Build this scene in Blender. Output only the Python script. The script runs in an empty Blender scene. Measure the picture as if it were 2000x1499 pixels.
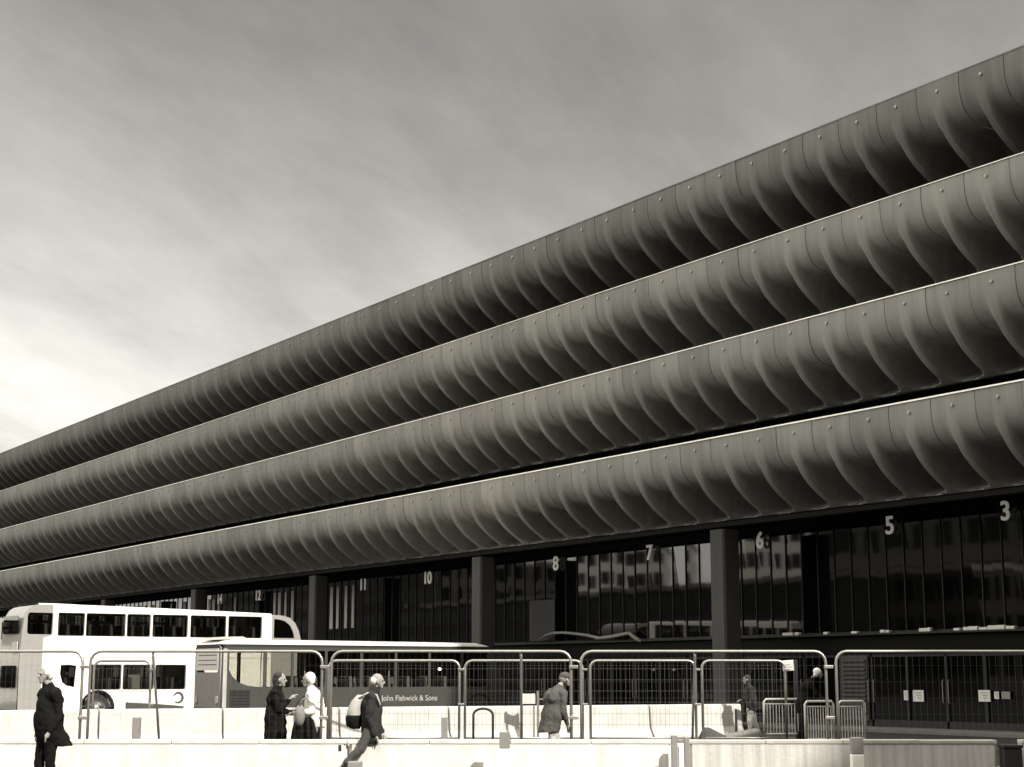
import bpy, math, random
from mathutils import Vector, Matrix
random.seed(7)
R = math.radians
scene = bpy.context.scene
COL = scene.collection

# ------------------------------------------------------------------ camera
# world axes: +Y runs away along the station facade, +X points into the station
F_PX = 3200.0                      # focal length, in pixels of a 2000 pixel wide picture
PITCH = math.atan(570 / F_PX)
YAW = R(32.7)
EYE = 1.65
cam = bpy.data.cameras.new('camera')
cam.sensor_width = 36
cam.lens = 36 * F_PX / 2000
cam.clip_start = 0.5
cam.clip_end = 4000
camo = bpy.data.objects.new('camera', cam)
camo.location = (0, 0, EYE)
camo.rotation_euler = (R(90) + PITCH, 0, -YAW)
COL.objects.link(camo)
scene.camera = camo
RV = Vector((math.cos(YAW), -math.sin(YAW), 0))      # view right, on the ground
FV = Vector((math.sin(YAW), math.cos(YAW), 0))       # view forward, on the ground


def G(X, Y, z=0.0):
    """ground frame of the street in front of the camera -> world"""
    v = RV * X + FV * Y
    return Vector((v.x, v.y, z))


def PX(px, Y):
    """street X of a bearing at a distance Y"""
    return (px - 1000) / 3245.0 * Y


def HZ(py, Y):
    """height of something seen at row py at a distance Y"""
    v = 750 - py
    return EYE + Y * (F_PX * math.sin(PITCH) + v * math.cos(PITCH)) / (F_PX * math.cos(PITCH) - v * math.sin(PITCH))


# ------------------------------------------------------------------ sun + sky
SUN_EL = R(35)
SUN_AZ = R(176)                    # clockwise from +Y
to_sun = Vector((math.sin(SUN_AZ) * math.cos(SUN_EL), math.cos(SUN_AZ) * math.cos(SUN_EL), math.sin(SUN_EL)))
sun = bpy.data.lights.new('sun', 'SUN')
sun.energy = 4.6
sun.angle = R(1.3)
sun.color = (1, 0.97, 0.92)
suno = bpy.data.objects.new('sun', sun)
suno.rotation_euler = to_sun.to_track_quat('Z', 'Y').to_euler()
suno.location = (0, -50, 60)
COL.objects.link(suno)

scene.view_settings.view_transform = 'Standard'
scene.view_settings.look = 'None'
scene.view_settings.gamma = 1
scene.view_settings.exposure = 0.45

world = bpy.data.worlds.new("World")
scene.world = world
world.use_nodes = True
wn, wl = world.node_tree.nodes, world.node_tree.links
wn.clear()


def wnode(t, **k):
    n = wn.new(t)
    for a, b in k.items():
        setattr(n, a, b)
    return n


def wmath(op, a, b=None, clamp=False):
    n = wnode('ShaderNodeMath', operation=op, use_clamp=clamp)
    for i, v in enumerate((a, b)):
        if v is None:
            continue
        if isinstance(v, (int, float)):
            n.inputs[i].default_value = v
        else:
            wl.new(v, n.inputs[i])
    return n.outputs[0]


sky = wnode('ShaderNodeTexSky', sky_type='NISHITA')
sky.sun_disc = False
sky.sun_elevation = SUN_EL
sky.sun_rotation = SUN_AZ
sky.dust_density = 2.0
sep = wnode('ShaderNodeSeparateColor')
wl.new(sky.outputs[0], sep.inputs[0])
tc = wnode('ShaderNodeTexCoord')
nrm = wnode('ShaderNodeVectorMath', operation='NORMALIZE')
wl.new(tc.outputs['Generated'], nrm.inputs[0])
sx = wnode('ShaderNodeSeparateXYZ')
wl.new(nrm.outputs[0], sx.inputs[0])
den = wmath('ADD', sx.outputs['Z'], 0.18)
u = wmath('DIVIDE', sx.outputs['X'], den)
v = wmath('DIVIDE', sx.outputs['Y'], den)
cx = wnode('ShaderNodeCombineXYZ')
wl.new(u, cx.inputs[0])
wl.new(v, cx.inputs[1])
mp = wnode('ShaderNodeMapping')
mp.inputs['Rotation'].default_value = (0, 0, 0)
mp.inputs['Scale'].default_value = (0.75, 1.7, 1)
vr = wnode('ShaderNodeVectorRotate', rotation_type='Z_AXIS')
vr.inputs['Angle'].default_value = R(-38)
wl.new(cx.outputs[0], vr.inputs['Vector'])
wl.new(vr.outputs[0], mp.inputs[0])
nz = wnode('ShaderNodeTexNoise')
nz.inputs['Scale'].default_value = 1.1
nz.inputs['Detail'].default_value = 7
nz.inputs['Roughness'].default_value = 0.55
nz.inputs['Distortion'].default_value = 0.6
wl.new(mp.outputs[0], nz.inputs['Vector'])
nz2 = wnode('ShaderNodeTexNoise')
nz2.inputs['Scale'].default_value = 4.5
nz2.inputs['Detail'].default_value = 8
nz2.inputs['Roughness'].default_value = 0.65
wl.new(mp.outputs[0], nz2.inputs['Vector'])
cloud = wmath('ADD', wmath('SUBTRACT', nz.outputs[0], 0.5), wmath('MULTIPLY', wmath('SUBTRACT', nz2.outputs[0], 0.5), 0.5))
# bright gap in the cloud low down beyond the far end of the station
gdir = (RV * -1.32 + FV * 3.15).normalized()
gdir = (gdir + Vector((0, 0, 0.04))).normalized()
dt = wnode('ShaderNodeVectorMath', operation='DOT_PRODUCT')
wl.new(nrm.outputs[0], dt.inputs[0])
dt.inputs[1].default_value = gdir
ang = wmath('ARCCOSINE', dt.outputs['Value'])
g1 = wmath('EXPONENT', wmath('MULTIPLY', wmath('POWER', wmath('DIVIDE', ang, 0.17), 1.5), -1.0))
lum = wmath('ADD', 0.182, wmath('MULTIPLY', g1, 0.32))
sf = wnode('ShaderNodeVectorMath', operation='DOT_PRODUCT')
wl.new(nrm.outputs[0], sf.inputs[0])
sf.inputs[1].default_value = FV
fwd = wmath('POWER', wmath('MAXIMUM', sf.outputs['Value'], 0.0), 2.0)
low = wmath('EXPONENT', wmath('MULTIPLY', wmath('POWER', wmath('DIVIDE', sx.outputs['Z'], 0.23), 2.0), -1.0))
lum = wmath('ADD', lum, wmath('MULTIPLY', wmath('MULTIPLY', low, fwd), 0.58))
# thin bright overcast everywhere near the horizon, brighter towards the side of the sun
hor = wmath('EXPONENT', wmath('MULTIPLY', wmath('ABSOLUTE', sx.outputs['Z']), -5.0))
lum = wmath('ADD', lum, wmath('MULTIPLY', hor, 0.03))
# low sky darkening added out of view to keep parapet hollows dark
west = wnode('ShaderNodeMapRange', interpolation_type='SMOOTHSTEP')
wd = wnode('ShaderNodeVectorMath', operation='DOT_PRODUCT')
wl.new(nrm.outputs[0], wd.inputs[0])
wd.inputs[1].default_value = (-0.6, -0.8, 0)
wl.new(wd.outputs['Value'], west.inputs['Value'])
west.inputs['From Min'].default_value = -0.1
west.inputs['From Max'].default_value = 0.4
lowm = wnode('ShaderNodeMapRange', interpolation_type='SMOOTHSTEP')
wl.new(sx.outputs['Z'], lowm.inputs['Value'])
lowm.inputs['From Min'].default_value = 0.55
lowm.inputs['From Max'].default_value = 0.2
dk_ = wmath('MULTIPLY', wmath('MULTIPLY', west.outputs[0], lowm.outputs[0]), 0.8)
lum = wmath('MULTIPLY', lum, wmath('SUBTRACT', 1.0, dk_))
# bright sky patch added out of view on the left to light the ribs
g3d = Vector((-0.72, 0.69, 0.3)).normalized()
dt3 = wnode('ShaderNodeVectorMath', operation='DOT_PRODUCT')
wl.new(nrm.outputs[0], dt3.inputs[0])
dt3.inputs[1].default_value = g3d
g3 = wmath('EXPONENT', wmath('MULTIPLY', wmath('POWER', wmath('DIVIDE', wmath('ARCCOSINE', dt3.outputs['Value']), 0.5), 2.0), -1.0))
lum = wmath('ADD', lum, wmath('MULTIPLY', g3, 2.7))
zen = wnode('ShaderNodeMapRange', interpolation_type='SMOOTHSTEP')
wl.new(sx.outputs['Z'], zen.inputs['Value'])
zen.inputs['From Min'].default_value = 0.40
zen.inputs['From Max'].default_value = 0.85
zen.inputs['To Max'].default_value = 1.8
lum = wmath('ADD', lum, zen.outputs[0])       # overhead brightness added out of view to lift the parapet faces
nish = wmath('MULTIPLY', sep.outputs[0], 0.012)
lum = wmath('ADD', lum, wmath('MINIMUM', nish, 0.25))
lum = wmath('MULTIPLY', lum, wmath('ADD', 1.0, wmath('MULTIPLY', cloud, 0.95)))
tint = wnode('ShaderNodeCombineColor')
wl.new(lum, tint.inputs[0])
wl.new(wmath('MULTIPLY', lum, 0.972), tint.inputs[1])
wl.new(wmath('MULTIPLY', lum, 0.905), tint.inputs[2])
bg = wnode('ShaderNodeBackground')
wl.new(tint.outputs[0], bg.inputs[0])
bg.inputs[1].default_value = 1.0
wo = wnode('ShaderNodeOutputWorld')
wl.new(bg.outputs[0], wo.inputs[0])

# ------------------------------------------------------------------ materials
WARM = (1.0, 0.955, 0.86)
MATS = {}


def mat(name, c, rough=0.7, var=0.0, scale=3.0, streak=0.0, bump=0.0, metal=0.0, ior=1.4, tint=WARM, bscale=30.0,
        vscale=(1, 1, 1), lo=None, emit=0.0, streak_scale=(7, 7, 0.35), coat=0.0, panels=0.0):
    if name in MATS:
        return MATS[name]
    m = bpy.data.materials.new(name)
    m.use_nodes = True
    nt = m.node_tree
    b = nt.nodes['Principled BSDF']
    col = tuple(c * t for t in tint) + (1,)
    b.inputs['Base Color'].default_value = col
    b.inputs['Roughness'].default_value = rough
    b.inputs['Metallic'].default_value = metal
    b.inputs['IOR'].default_value = ior
    if coat:
        b.inputs['Coat Weight'].default_value = coat
        b.inputs['Coat Roughness'].default_value = 0.08
    if emit:
        b.inputs['Emission Color'].default_value = col
        b.inputs['Emission Strength'].default_value = emit
    geo = nt.nodes.new('ShaderNodeNewGeometry')

    def noise(sc, vs, det=5):
        mpn = nt.nodes.new('ShaderNodeMapping')
        mpn.inputs['Scale'].default_value = vs
        nt.links.new(geo.outputs['Position'], mpn.inputs[0])
        n = nt.nodes.new('ShaderNodeTexNoise')
        n.inputs['Scale'].default_value = sc
        n.inputs['Detail'].default_value = det
        n.inputs['Roughness'].default_value = 0.6
        nt.links.new(mpn.outputs[0], n.inputs['Vector'])
        return n.outputs[0]

    def mth(op, a, b2):
        n = nt.nodes.new('ShaderNodeMath')
        n.operation = op
        for i, v_ in enumerate((a, b2)):
            if isinstance(v_, (int, float)):
                n.inputs[i].default_value = v_
            else:
                nt.links.new(v_, n.inputs[i])
        return n.outputs[0]
    fac = None
    if var:
        fac = mth('ADD', 1.0, mth('MULTIPLY', mth('SUBTRACT', noise(scale, vscale), 0.5), 2.4 * var))
    if streak:
        s = mth('ADD', 1.0, mth('MULTIPLY', mth('SUBTRACT', noise(1.0, streak_scale, 6), 0.5), 2.6 * streak))
        fac = s if fac is None else mth('MULTIPLY', fac, s)
    if panels:
        # every precast unit weathers a little differently
        sp_ = nt.nodes.new('ShaderNodeSeparateXYZ')
        nt.links.new(geo.outputs['Position'], sp_.inputs[0])
        iy = mth('FLOOR', mth('DIVIDE', mth('ADD', sp_.outputs['Y'], 58.0 - 0.77), 1.54), 0)
        iz = mth('FLOOR', mth('DIVIDE', mth('ADD', sp_.outputs['Z'], 19.7), 2.9), 0)
        cb_ = nt.nodes.new('ShaderNodeCombineXYZ')
        nt.links.new(iy, cb_.inputs[0])
        nt.links.new(iz, cb_.inputs[1])
        wn_ = nt.nodes.new('ShaderNodeTexWhiteNoise')
        nt.links.new(cb_.outputs[0], wn_.inputs['Vector'])
        fac = mth('MULTIPLY', fac, mth('ADD', 1.0, mth('MULTIPLY', mth('SUBTRACT', wn_.outputs['Value'], 0.5), panels)))
    if fac is not None:
        mx = nt.nodes.new('ShaderNodeVectorMath')
        mx.operation = 'SCALE'
        mx.inputs[0].default_value = col[:3]
        nt.links.new(fac, mx.inputs['Scale'])
        nt.links.new(mx.outputs[0], b.inputs['Base Color'])
        rr = mth('ADD', rough, mth('MULTIPLY', mth('SUBTRACT', noise(scale * 2, vscale, 3), 0.5), 0.25))
        nt.links.new(rr, b.inputs['Roughness'])
    if bump:
        bn = nt.nodes.new('ShaderNodeBump')
        bn.inputs['Strength'].default_value = bump
        bn.inputs['Distance'].default_value = 0.02
        nt.links.new(noise(bscale, (1, 1, 1), 6), bn.inputs['Height'])
        nt.links.new(bn.outputs[0], b.inputs['Normal'])
    MATS[name] = m
    return m


def glass(name, tr, refl_ior=1.5, tint=(1, 1, 0.97)):
    """thin window pane: part clear, with mirror reflections"""
    m = bpy.data.materials.new(name)
    m.use_nodes = True
    nt = m.node_tree
    nt.nodes.clear()
    o = nt.nodes.new('ShaderNodeOutputMaterial')
    t = nt.nodes.new('ShaderNodeBsdfTransparent')
    t.inputs[0].default_value = tuple(tr * k for k in tint) + (1,)
    g = nt.nodes.new('ShaderNodeBsdfGlossy')
    g.inputs['Roughness'].default_value = 0.02
    g.inputs[0].default_value = (1, 0.97, 0.92, 1)
    fr = nt.nodes.new('ShaderNodeFresnel')
    fr.inputs[0].default_value = refl_ior
    mx = nt.nodes.new('ShaderNodeMixShader')
    nt.links.new(fr.outputs[0], mx.inputs[0])
    nt.links.new(t.outputs[0], mx.inputs[1])
    nt.links.new(g.outputs[0], mx.inputs[2])
    nt.links.new(mx.outputs[0], o.inputs[0])
    return m


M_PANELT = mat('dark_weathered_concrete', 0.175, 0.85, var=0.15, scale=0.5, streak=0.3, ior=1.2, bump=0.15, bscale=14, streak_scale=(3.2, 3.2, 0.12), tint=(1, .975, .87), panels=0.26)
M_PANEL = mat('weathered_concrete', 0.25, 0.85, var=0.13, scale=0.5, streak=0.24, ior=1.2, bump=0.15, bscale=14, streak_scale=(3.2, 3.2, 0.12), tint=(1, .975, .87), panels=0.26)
M_LIP = mat('pale_coping', 0.8, 0.45, var=0.15, scale=1.3)
M_CAP = mat('pale_cap', 0.36, 0.5, var=0.2, scale=1.0)
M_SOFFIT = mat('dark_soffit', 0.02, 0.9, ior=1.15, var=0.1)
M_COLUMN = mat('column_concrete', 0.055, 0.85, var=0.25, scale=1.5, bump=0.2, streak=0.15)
M_FRAME = mat('bronze_frame', 0.035, 0.6, var=0.15, ior=1.2)
M_DARK = mat('black_panel', 0.004, 0.6, var=0.2, ior=1.15)
M_GLASSB = mat('dark_glass', 0.002, 0.03, ior=1.5)
M_NUM_GLOW = mat('number_white_glow', 0.92, 0.6, var=0.1, emit=0.09)  # faint glow added so the numbers stay readable under the soffit
M_ASPH = mat('asphalt', 0.02, 0.9, var=0.25, scale=0.8, bump=0.3, bscale=60)
M_KERB = mat('kerb_concrete', 0.4, 0.85, var=0.25, scale=2)
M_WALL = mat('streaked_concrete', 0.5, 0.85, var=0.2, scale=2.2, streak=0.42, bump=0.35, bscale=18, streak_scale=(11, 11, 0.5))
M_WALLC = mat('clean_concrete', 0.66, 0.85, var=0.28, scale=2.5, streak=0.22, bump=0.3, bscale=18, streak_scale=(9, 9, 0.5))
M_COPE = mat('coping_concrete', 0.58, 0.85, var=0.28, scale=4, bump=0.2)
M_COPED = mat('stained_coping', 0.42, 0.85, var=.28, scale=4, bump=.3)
M_PEDB = mat('pale_galvanised', 0.6, 0.45, var=.15, scale=6)
M_BARR = mat('barrier_concrete', 0.5, 0.85, var=0.26, scale=2.4, bump=0.5, bscale=12, streak=0.2)
M_GALV = mat('galvanised_steel', 0.36, 0.42, var=0.2, scale=6, metal=0.75)
M_WIRE = mat('fence_wire', 0.12, 0.5, metal=0.5)
M_POST = mat('grey_post', 0.22, 0.6, var=0.2, scale=7)
M_BAND = mat('white_band', 0.85, 0.5, var=0.06, scale=9)
M_BLACK = mat('black_rubber', 0.02, 0.7, var=0.2)
M_WHITE = mat('white_paint', 0.82, 0.28, var=0.05, scale=1.2, coat=0.4)
M_GREYP = mat('grey_paint', 0.3, 0.3, var=0.08, scale=1.2, coat=0.4)
M_DKP = mat('dark_green_paint', 0.06, 0.3, var=0.1, scale=1.3, coat=0.4, tint=(1, 1, 0.84))
M_SKIRT = mat('skirt_grey', 0.4, 0.5, var=0.25, scale=3)
M_UNDER = mat('under_dark', 0.06, 0.8, var=0.2)
M_SEAT = mat('seat_fabric', 0.16, 0.9, var=0.3, scale=8)
M_RIM = mat('wheel_rim', 0.45, 0.4, var=0.2, metal=0.5)
M_PANE = glass('bus_glass', 0.62)
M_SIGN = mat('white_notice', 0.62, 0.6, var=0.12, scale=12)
M_INK = mat('ink', 0.05, 0.6)
M_LAMP = mat('lit_lamp', 0.9, 0.5, emit=3.0)
M_BRICK = mat('dark_brick', 0.09, 0.9, var=0.25, scale=1.5)
M_BROWN = mat('brown_cladding', 0.25, 0.8, var=0.15, scale=0.6)
M_OFFICE = mat('pale_cladding', 0.8, 0.7, var=0.1, scale=0.5)
M_REFLECT = mat('pale_reflection', 0.42, 0.9, var=0.15, scale=4)
M_TARP = mat('pale_tarpaulin', 0.2, 0.7, var=0.2, scale=4)

# ------------------------------------------------------------------ helpers


class MB:
    def __init__(self):
        self.v, self.f = [], []

    def add(self, vs, fs):
        n = len(self.v)
        self.v += [tuple(x) for x in vs]
        self.f += [tuple(i + n for i in f) for f in fs]
        return self

    def box(self, x0, x1, y0, y1, z0, z1, M=None):
        vs = [(x0, y0, z0), (x1, y0, z0), (x1, y1, z0), (x0, y1, z0), (x0, y0, z1), (x1, y0, z1), (x1, y1, z1), (x0, y1, z1)]
        if M is not None:
            vs = [M @ Vector(p) for p in vs]
        return self.add(vs, [(0, 3, 2, 1), (4, 5, 6, 7), (0, 1, 5, 4), (1, 2, 6, 5), (2, 3, 7, 6), (3, 0, 4, 7)])

    def tube(self, pts, r, n=8, closed=False):
        pts = [Vector(p) for p in pts]
        rs = r if isinstance(r, (list, tuple)) else [r] * len(pts)
        rings = []
        up = Vector((0, 0, 1))
        prev = None
        for i, p in enumerate(pts):
            a = pts[max(i - 1, 0)]
            b = pts[min(i + 1, len(pts) - 1)]
            t = (b - a).normalized()
            if prev is None:
                ref = up if abs(t.dot(up)) < 0.95 else Vector((1, 0, 0))
                nn = t.cross(ref).normalized()
            else:
                nn = (prev - t * prev.dot(t)).normalized()
            prev = nn
            bb = t.cross(nn)
            rings.append([p + (nn * math.cos(2 * math.pi * k / n) + bb * math.sin(2 * math.pi * k / n)) * rs[i] for k in range(n)])
        vs = [q for ring in rings for q in ring]
        fs = []
        for i in range(len(rings) - 1):
            for k in range(n):
                fs.append((i * n + k, i * n + (k + 1) % n, (i + 1) * n + (k + 1) % n, (i + 1) * n + k))
        fs.append(tuple(range(n - 1, -1, -1)))
        fs.append(tuple((len(rings) - 1) * n + k for k in range(n)))
        return self.add(vs, fs)

    def prism(self, poly, h0, h1, axis='z'):
        n = len(poly)

        def P(a, b, h):
            return {'z': (a, b, h), 'y': (a, h, b), 'x': (h, a, b)}[axis]
        vs = [P(a, b, h0) for a, b in poly] + [P(a, b, h1) for a, b in poly]
        fs = [tuple(range(n - 1, -1, -1)), tuple(range(n, 2 * n))]
        fs += [(i, (i + 1) % n, n + (i + 1) % n, n + i) for i in range(n)]
        return self.add(vs, fs)

    def cap(self, a, b, ra, rb, n=12, m=4):
        a, b = Vector(a), Vector(b)
        t = (b - a)
        t = t.normalized() if t.length > 1e-6 else Vector((0, 0, 1))
        ref = Vector((0, 0, 1)) if abs(t.z) < 0.9 else Vector((1, 0, 0))
        nn = t.cross(ref).normalized()
        bb = t.cross(nn)
        prof = []
        for i in range(m + 1):
            th = math.pi / 2 * (1 - i / m)
            prof.append((a - t * ra * math.sin(th), max(ra * math.cos(th), 1e-4)))
        for i in range(m + 1):
            th = math.pi / 2 * i / m
            prof.append((b + t * rb * math.sin(th), max(rb * math.cos(th), 1e-4)))
        vs, fs = [], []
        for c, r in prof:
            vs += [c + (nn * math.cos(2 * math.pi * k / n) + bb * math.sin(2 * math.pi * k / n)) * r for k in range(n)]
        for i in range(len(prof) - 1):
            for k in range(n):
                fs.append((i * n + k, i * n + (k + 1) % n, (i + 1) * n + (k + 1) % n, (i + 1) * n + k))
        fs.append(tuple(range(n - 1, -1, -1)))
        fs.append(tuple((len(prof) - 1) * n + k for k in range(n)))
        return self.add(vs, fs)

    def ell(self, c, r, n=14, m=9):
        c = Vector(c)
        vs, fs = [], []
        for i in range(m + 1):
            th = math.pi * i / m
            rr = max(math.sin(th), 1e-3)
            for k in range(n):
                ph = 2 * math.pi * k / n
                vs.append((c.x + r[0] * rr * math.cos(ph), c.y + r[1] * rr * math.sin(ph), c.z - r[2] * math.cos(th)))
        for i in range(m):
            for k in range(n):
                fs.append((i * n + k, i * n + (k + 1) % n, (i + 1) * n + (k + 1) % n, (i + 1) * n + k))
        fs.append(tuple(range(n - 1, -1, -1)))
        fs.append(tuple(m * n + k for k in range(n)))
        return self.add(vs, fs)

    def loft(self, rings, n=20, wob=0.0):
        """rings of (cx, cy, z, rx, ry) from the bottom up"""
        vs, fs = [], []
        for (cx_, cy_, z, rx, ry) in rings:
            for k in range(n):
                ph = 2 * math.pi * k / n
                w = 1 + wob * math.sin(5 * ph + z * 3)
                vs.append((cx_ + rx * w * math.cos(ph), cy_ + ry * w * math.sin(ph), z))
        for i in range(len(rings) - 1):
            for k in range(n):
                fs.append((i * n + k, i * n + (k + 1) % n, (i + 1) * n + (k + 1) % n, (i + 1) * n + k))
        fs.append(tuple(range(n - 1, -1, -1)))
        fs.append(tuple((len(rings) - 1) * n + k for k in range(n)))
        return self.add(vs, fs)

    def build(self, name, material, parent=None, smooth=False, bevel=0.0, autosmooth=None):
        me = bpy.data.meshes.new(name)
        me.from_pydata(self.v, [], self.f)
        me.materials.append(material)
        if smooth or autosmooth:
            me.polygons.foreach_set('use_smooth', [True] * len(me.polygons))
            if autosmooth:
                me.set_sharp_from_angle(angle=R(autosmooth))
        me.update()
        return link(name, me, parent, bevel)


def link(name, me, parent=None, bevel=0.0):
    o = bpy.data.objects.new(name, me)
    COL.objects.link(o)
    if parent is not None:
        o.parent = parent
    if bevel:
        b = o.modifiers.new('bevel', 'BEVEL')
        b.width = bevel
        b.segments = 2
        b.limit_method = 'ANGLE'
    return o


def tag(o, label=None, cat=None, group=None, kind=None):
    if label:
        o['label'] = label
    if cat:
        o['category'] = cat
    if group:
        o['group'] = group
    if kind:
        o['kind'] = kind
    return o


def empty(name, loc=(0, 0, 0), rz=0.0, label=None, cat=None, group=None):
    o = bpy.data.objects.new(name, None)
    o.empty_display_size = 0.2
    o.location = loc
    o.rotation_euler = (0, 0, rz)
    COL.objects.link(o)
    return tag(o, label, cat, group)


KIDS = {}


def copy_tree(o, parent=None):
    c = o.copy()
    COL.objects.link(c)
    c.parent = parent
    for ch in [x for x in list(COL.objects) if x.parent == o]:
        copy_tree(ch, c)
    return c


def rrect(x0, x1, z0, z1, r=0.08, n=5):
    pts = []
    for cx_, cz_, a0 in ((x1 - r, z1 - r, 0), (x0 + r, z1 - r, 90), (x0 + r, z0 + r, 180), (x1 - r, z0 + r, 270)):
        for i in range(n + 1):
            a = R(a0 + 90 * i / n)
            pts.append((cx_ + r * math.cos(a), cz_ + r * math.sin(a)))
    return pts


def plate(name, outline, holes, y0, y1, material, parent, axis='y', bevel=0.0):
    """flat plate with holes; outline in (x, z) [axis y] or (y, z) [axis x]"""
    cu = bpy.data.curves.new(name, 'CURVE')
    cu.dimensions = '2D'
    cu.fill_mode = 'BOTH'
    cu.extrude = abs(y1 - y0) / 2
    for pts in [outline] + list(holes):
        sp = cu.splines.new('POLY')
        sp.points.add(len(pts) - 1)
        for p, q in zip(sp.points, pts):
            p.co = (q[0], q[1], 0, 1)
        sp.use_cyclic_u = True
    tmp = bpy.data.objects.new('tmp', cu)
    me = bpy.data.meshes.new_from_object(tmp)
    bpy.data.objects.remove(tmp)
    mid = (y0 + y1) / 2
    for vv in me.vertices:
        a, b, w = vv.co
        vv.co = (a, mid - w, b) if axis == 'y' else (mid + w, a, b)
    me.materials.clear()
    me.materials.append(material)
    for p in me.polygons:
        p.material_index = 0
    me.update()
    return link(name, me, parent, bevel)


def text(name, s, size, M, material, parent, depth=0.01, offset=0.0, align='CENTER'):
    cu = bpy.data.curves.new(name, 'FONT')
    cu.body = s
    cu.size = size
    cu.align_x = align
    cu.align_y = 'CENTER'
    cu.extrude = depth
    cu.offset = offset
    tmp = bpy.data.objects.new('tmp', cu)
    me = bpy.data.meshes.new_from_object(tmp)
    bpy.data.objects.remove(tmp)
    me.transform(M)
    me.materials.clear()
    me.materials.append(material)
    return link(name, me, parent)


# ------------------------------------------------------------------ ground
g = MB()
g.add([(-1500, -1500, 0), (1500, -1500, 0), (1500, 1500, 0), (-1500, 1500, 0)], [(0, 1, 2, 3)])
tag(g.build('ground', M_ASPH), kind='structure')
g = MB()
g.box(35.2, 71, -60, 190, 0.0, 0.13)
tag(g.build('pavement', mat('paving', 0.13, .85, var=.3, scale=2), bevel=0.02), kind='structure')

# ------------------------------------------------------------------ the bus station
P_FACE = 33.0
P_GLASS = 36.6
PITCH_P = 1.54
station = empty('bus_station', (P_FACE, 40, 0), 0, 'long concrete bus station with four stacked rows of curved scalloped parapets', 'bus station')
OFF = Vector((-P_FACE, -40, 0))


def sbuild(mb, name, m, parent=None, **k):
    mb.v = [tuple(Vector(p) + OFF) for p in mb.v]
    return mb.build(name, m, parent or station, **k)


TOPS = [9.02, 12.07, 14.92, 17.75]
NU, NV = 26, 26
RID = [(0, 0), (.005, -.33), (-.01, -.67), (-.08, -1.0), (-.22, -1.31), (-.43, -1.6), (-.7, -1.86), (-1.0, -2.08), (-1.32, -2.27), (-1.62, -2.42)]
VAL = [(0, 0), (.0, -.35), (-.04, -.7), (-.18, -1.03), (-.47, -1.27), (-.98, -1.37), (-1.5, -1.38), (-2.15, -1.45), (-2.5, -1.95), (-1.62, -2.42)]


def samp(prof, t):
    x = t * (len(prof) - 1)
    i = min(int(x), len(prof) - 2)
    f = x - i
    p0 = prof[max(i - 1, 0)]
    p1, p2 = prof[i], prof[i + 1]
    p3 = prof[min(i + 2, len(prof) - 1)]
    out = []
    for k in (0, 1):
        a, b, c, d = p0[k], p1[k], p2[k], p3[k]
        out.append(0.5 * ((2 * b) + (-a + c) * f + (2 * a - 5 * b + 4 * c - d) * f * f + (-a + 3 * b - 3 * c + d) * f ** 3))
    return out


def panel_geo(mb, y, ztop, nu=NU, nv=NV):
    """one parapet unit, centred on y, lip at x=0, outward = -x"""
    half = PITCH_P / 2 - 0.011
    us = []
    for i in range(nu + 1):
        q = -1 + 2 * i / nu
        us.append(math.copysign(abs(q) ** 1.6, q) * half)
    n0 = len(mb.v)
    vs, fs = [], []
    for j in range(nv + 1):
        t = j / nv
        r, w0 = samp(RID, t), samp(VAL, t)
        a = 0.18 + 0.04 * t + 0.9 * max(0, (t - 0.9) / 0.1) ** 1.6
        for s in us:
            w = 1 / (1 + (abs(s) / a) ** 7)
            o = w0[0] + (r[0] - w0[0]) * w
            z = w0[1] + (r[1] - w0[1]) * w
            vs.append((-o, y + s, ztop + z))
    W = nu + 1
    for j in range(nv):
        for i in range(nu):
            k = j * W + i
            fs.append((k, k + 1, k + W + 1, k + W))
    # the returned edge down each joint and the inner face of the lip
    m = len(vs)
    for j in range(nv + 1):
        for i in (0, nu):
            x, yy, z = vs[j * W + i]
            vs.append((x + 0.14, yy, z + 0.03))
    for j in range(nv):
        fs.append((j * W, (j + 1) * W, m + 2 * (j + 1), m + 2 * j))
        fs.append((j * W + nu, m + 2 * j + 1, m + 2 * (j + 1) + 1, (j + 1) * W + nu))
    mb.add(vs, fs)


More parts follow.
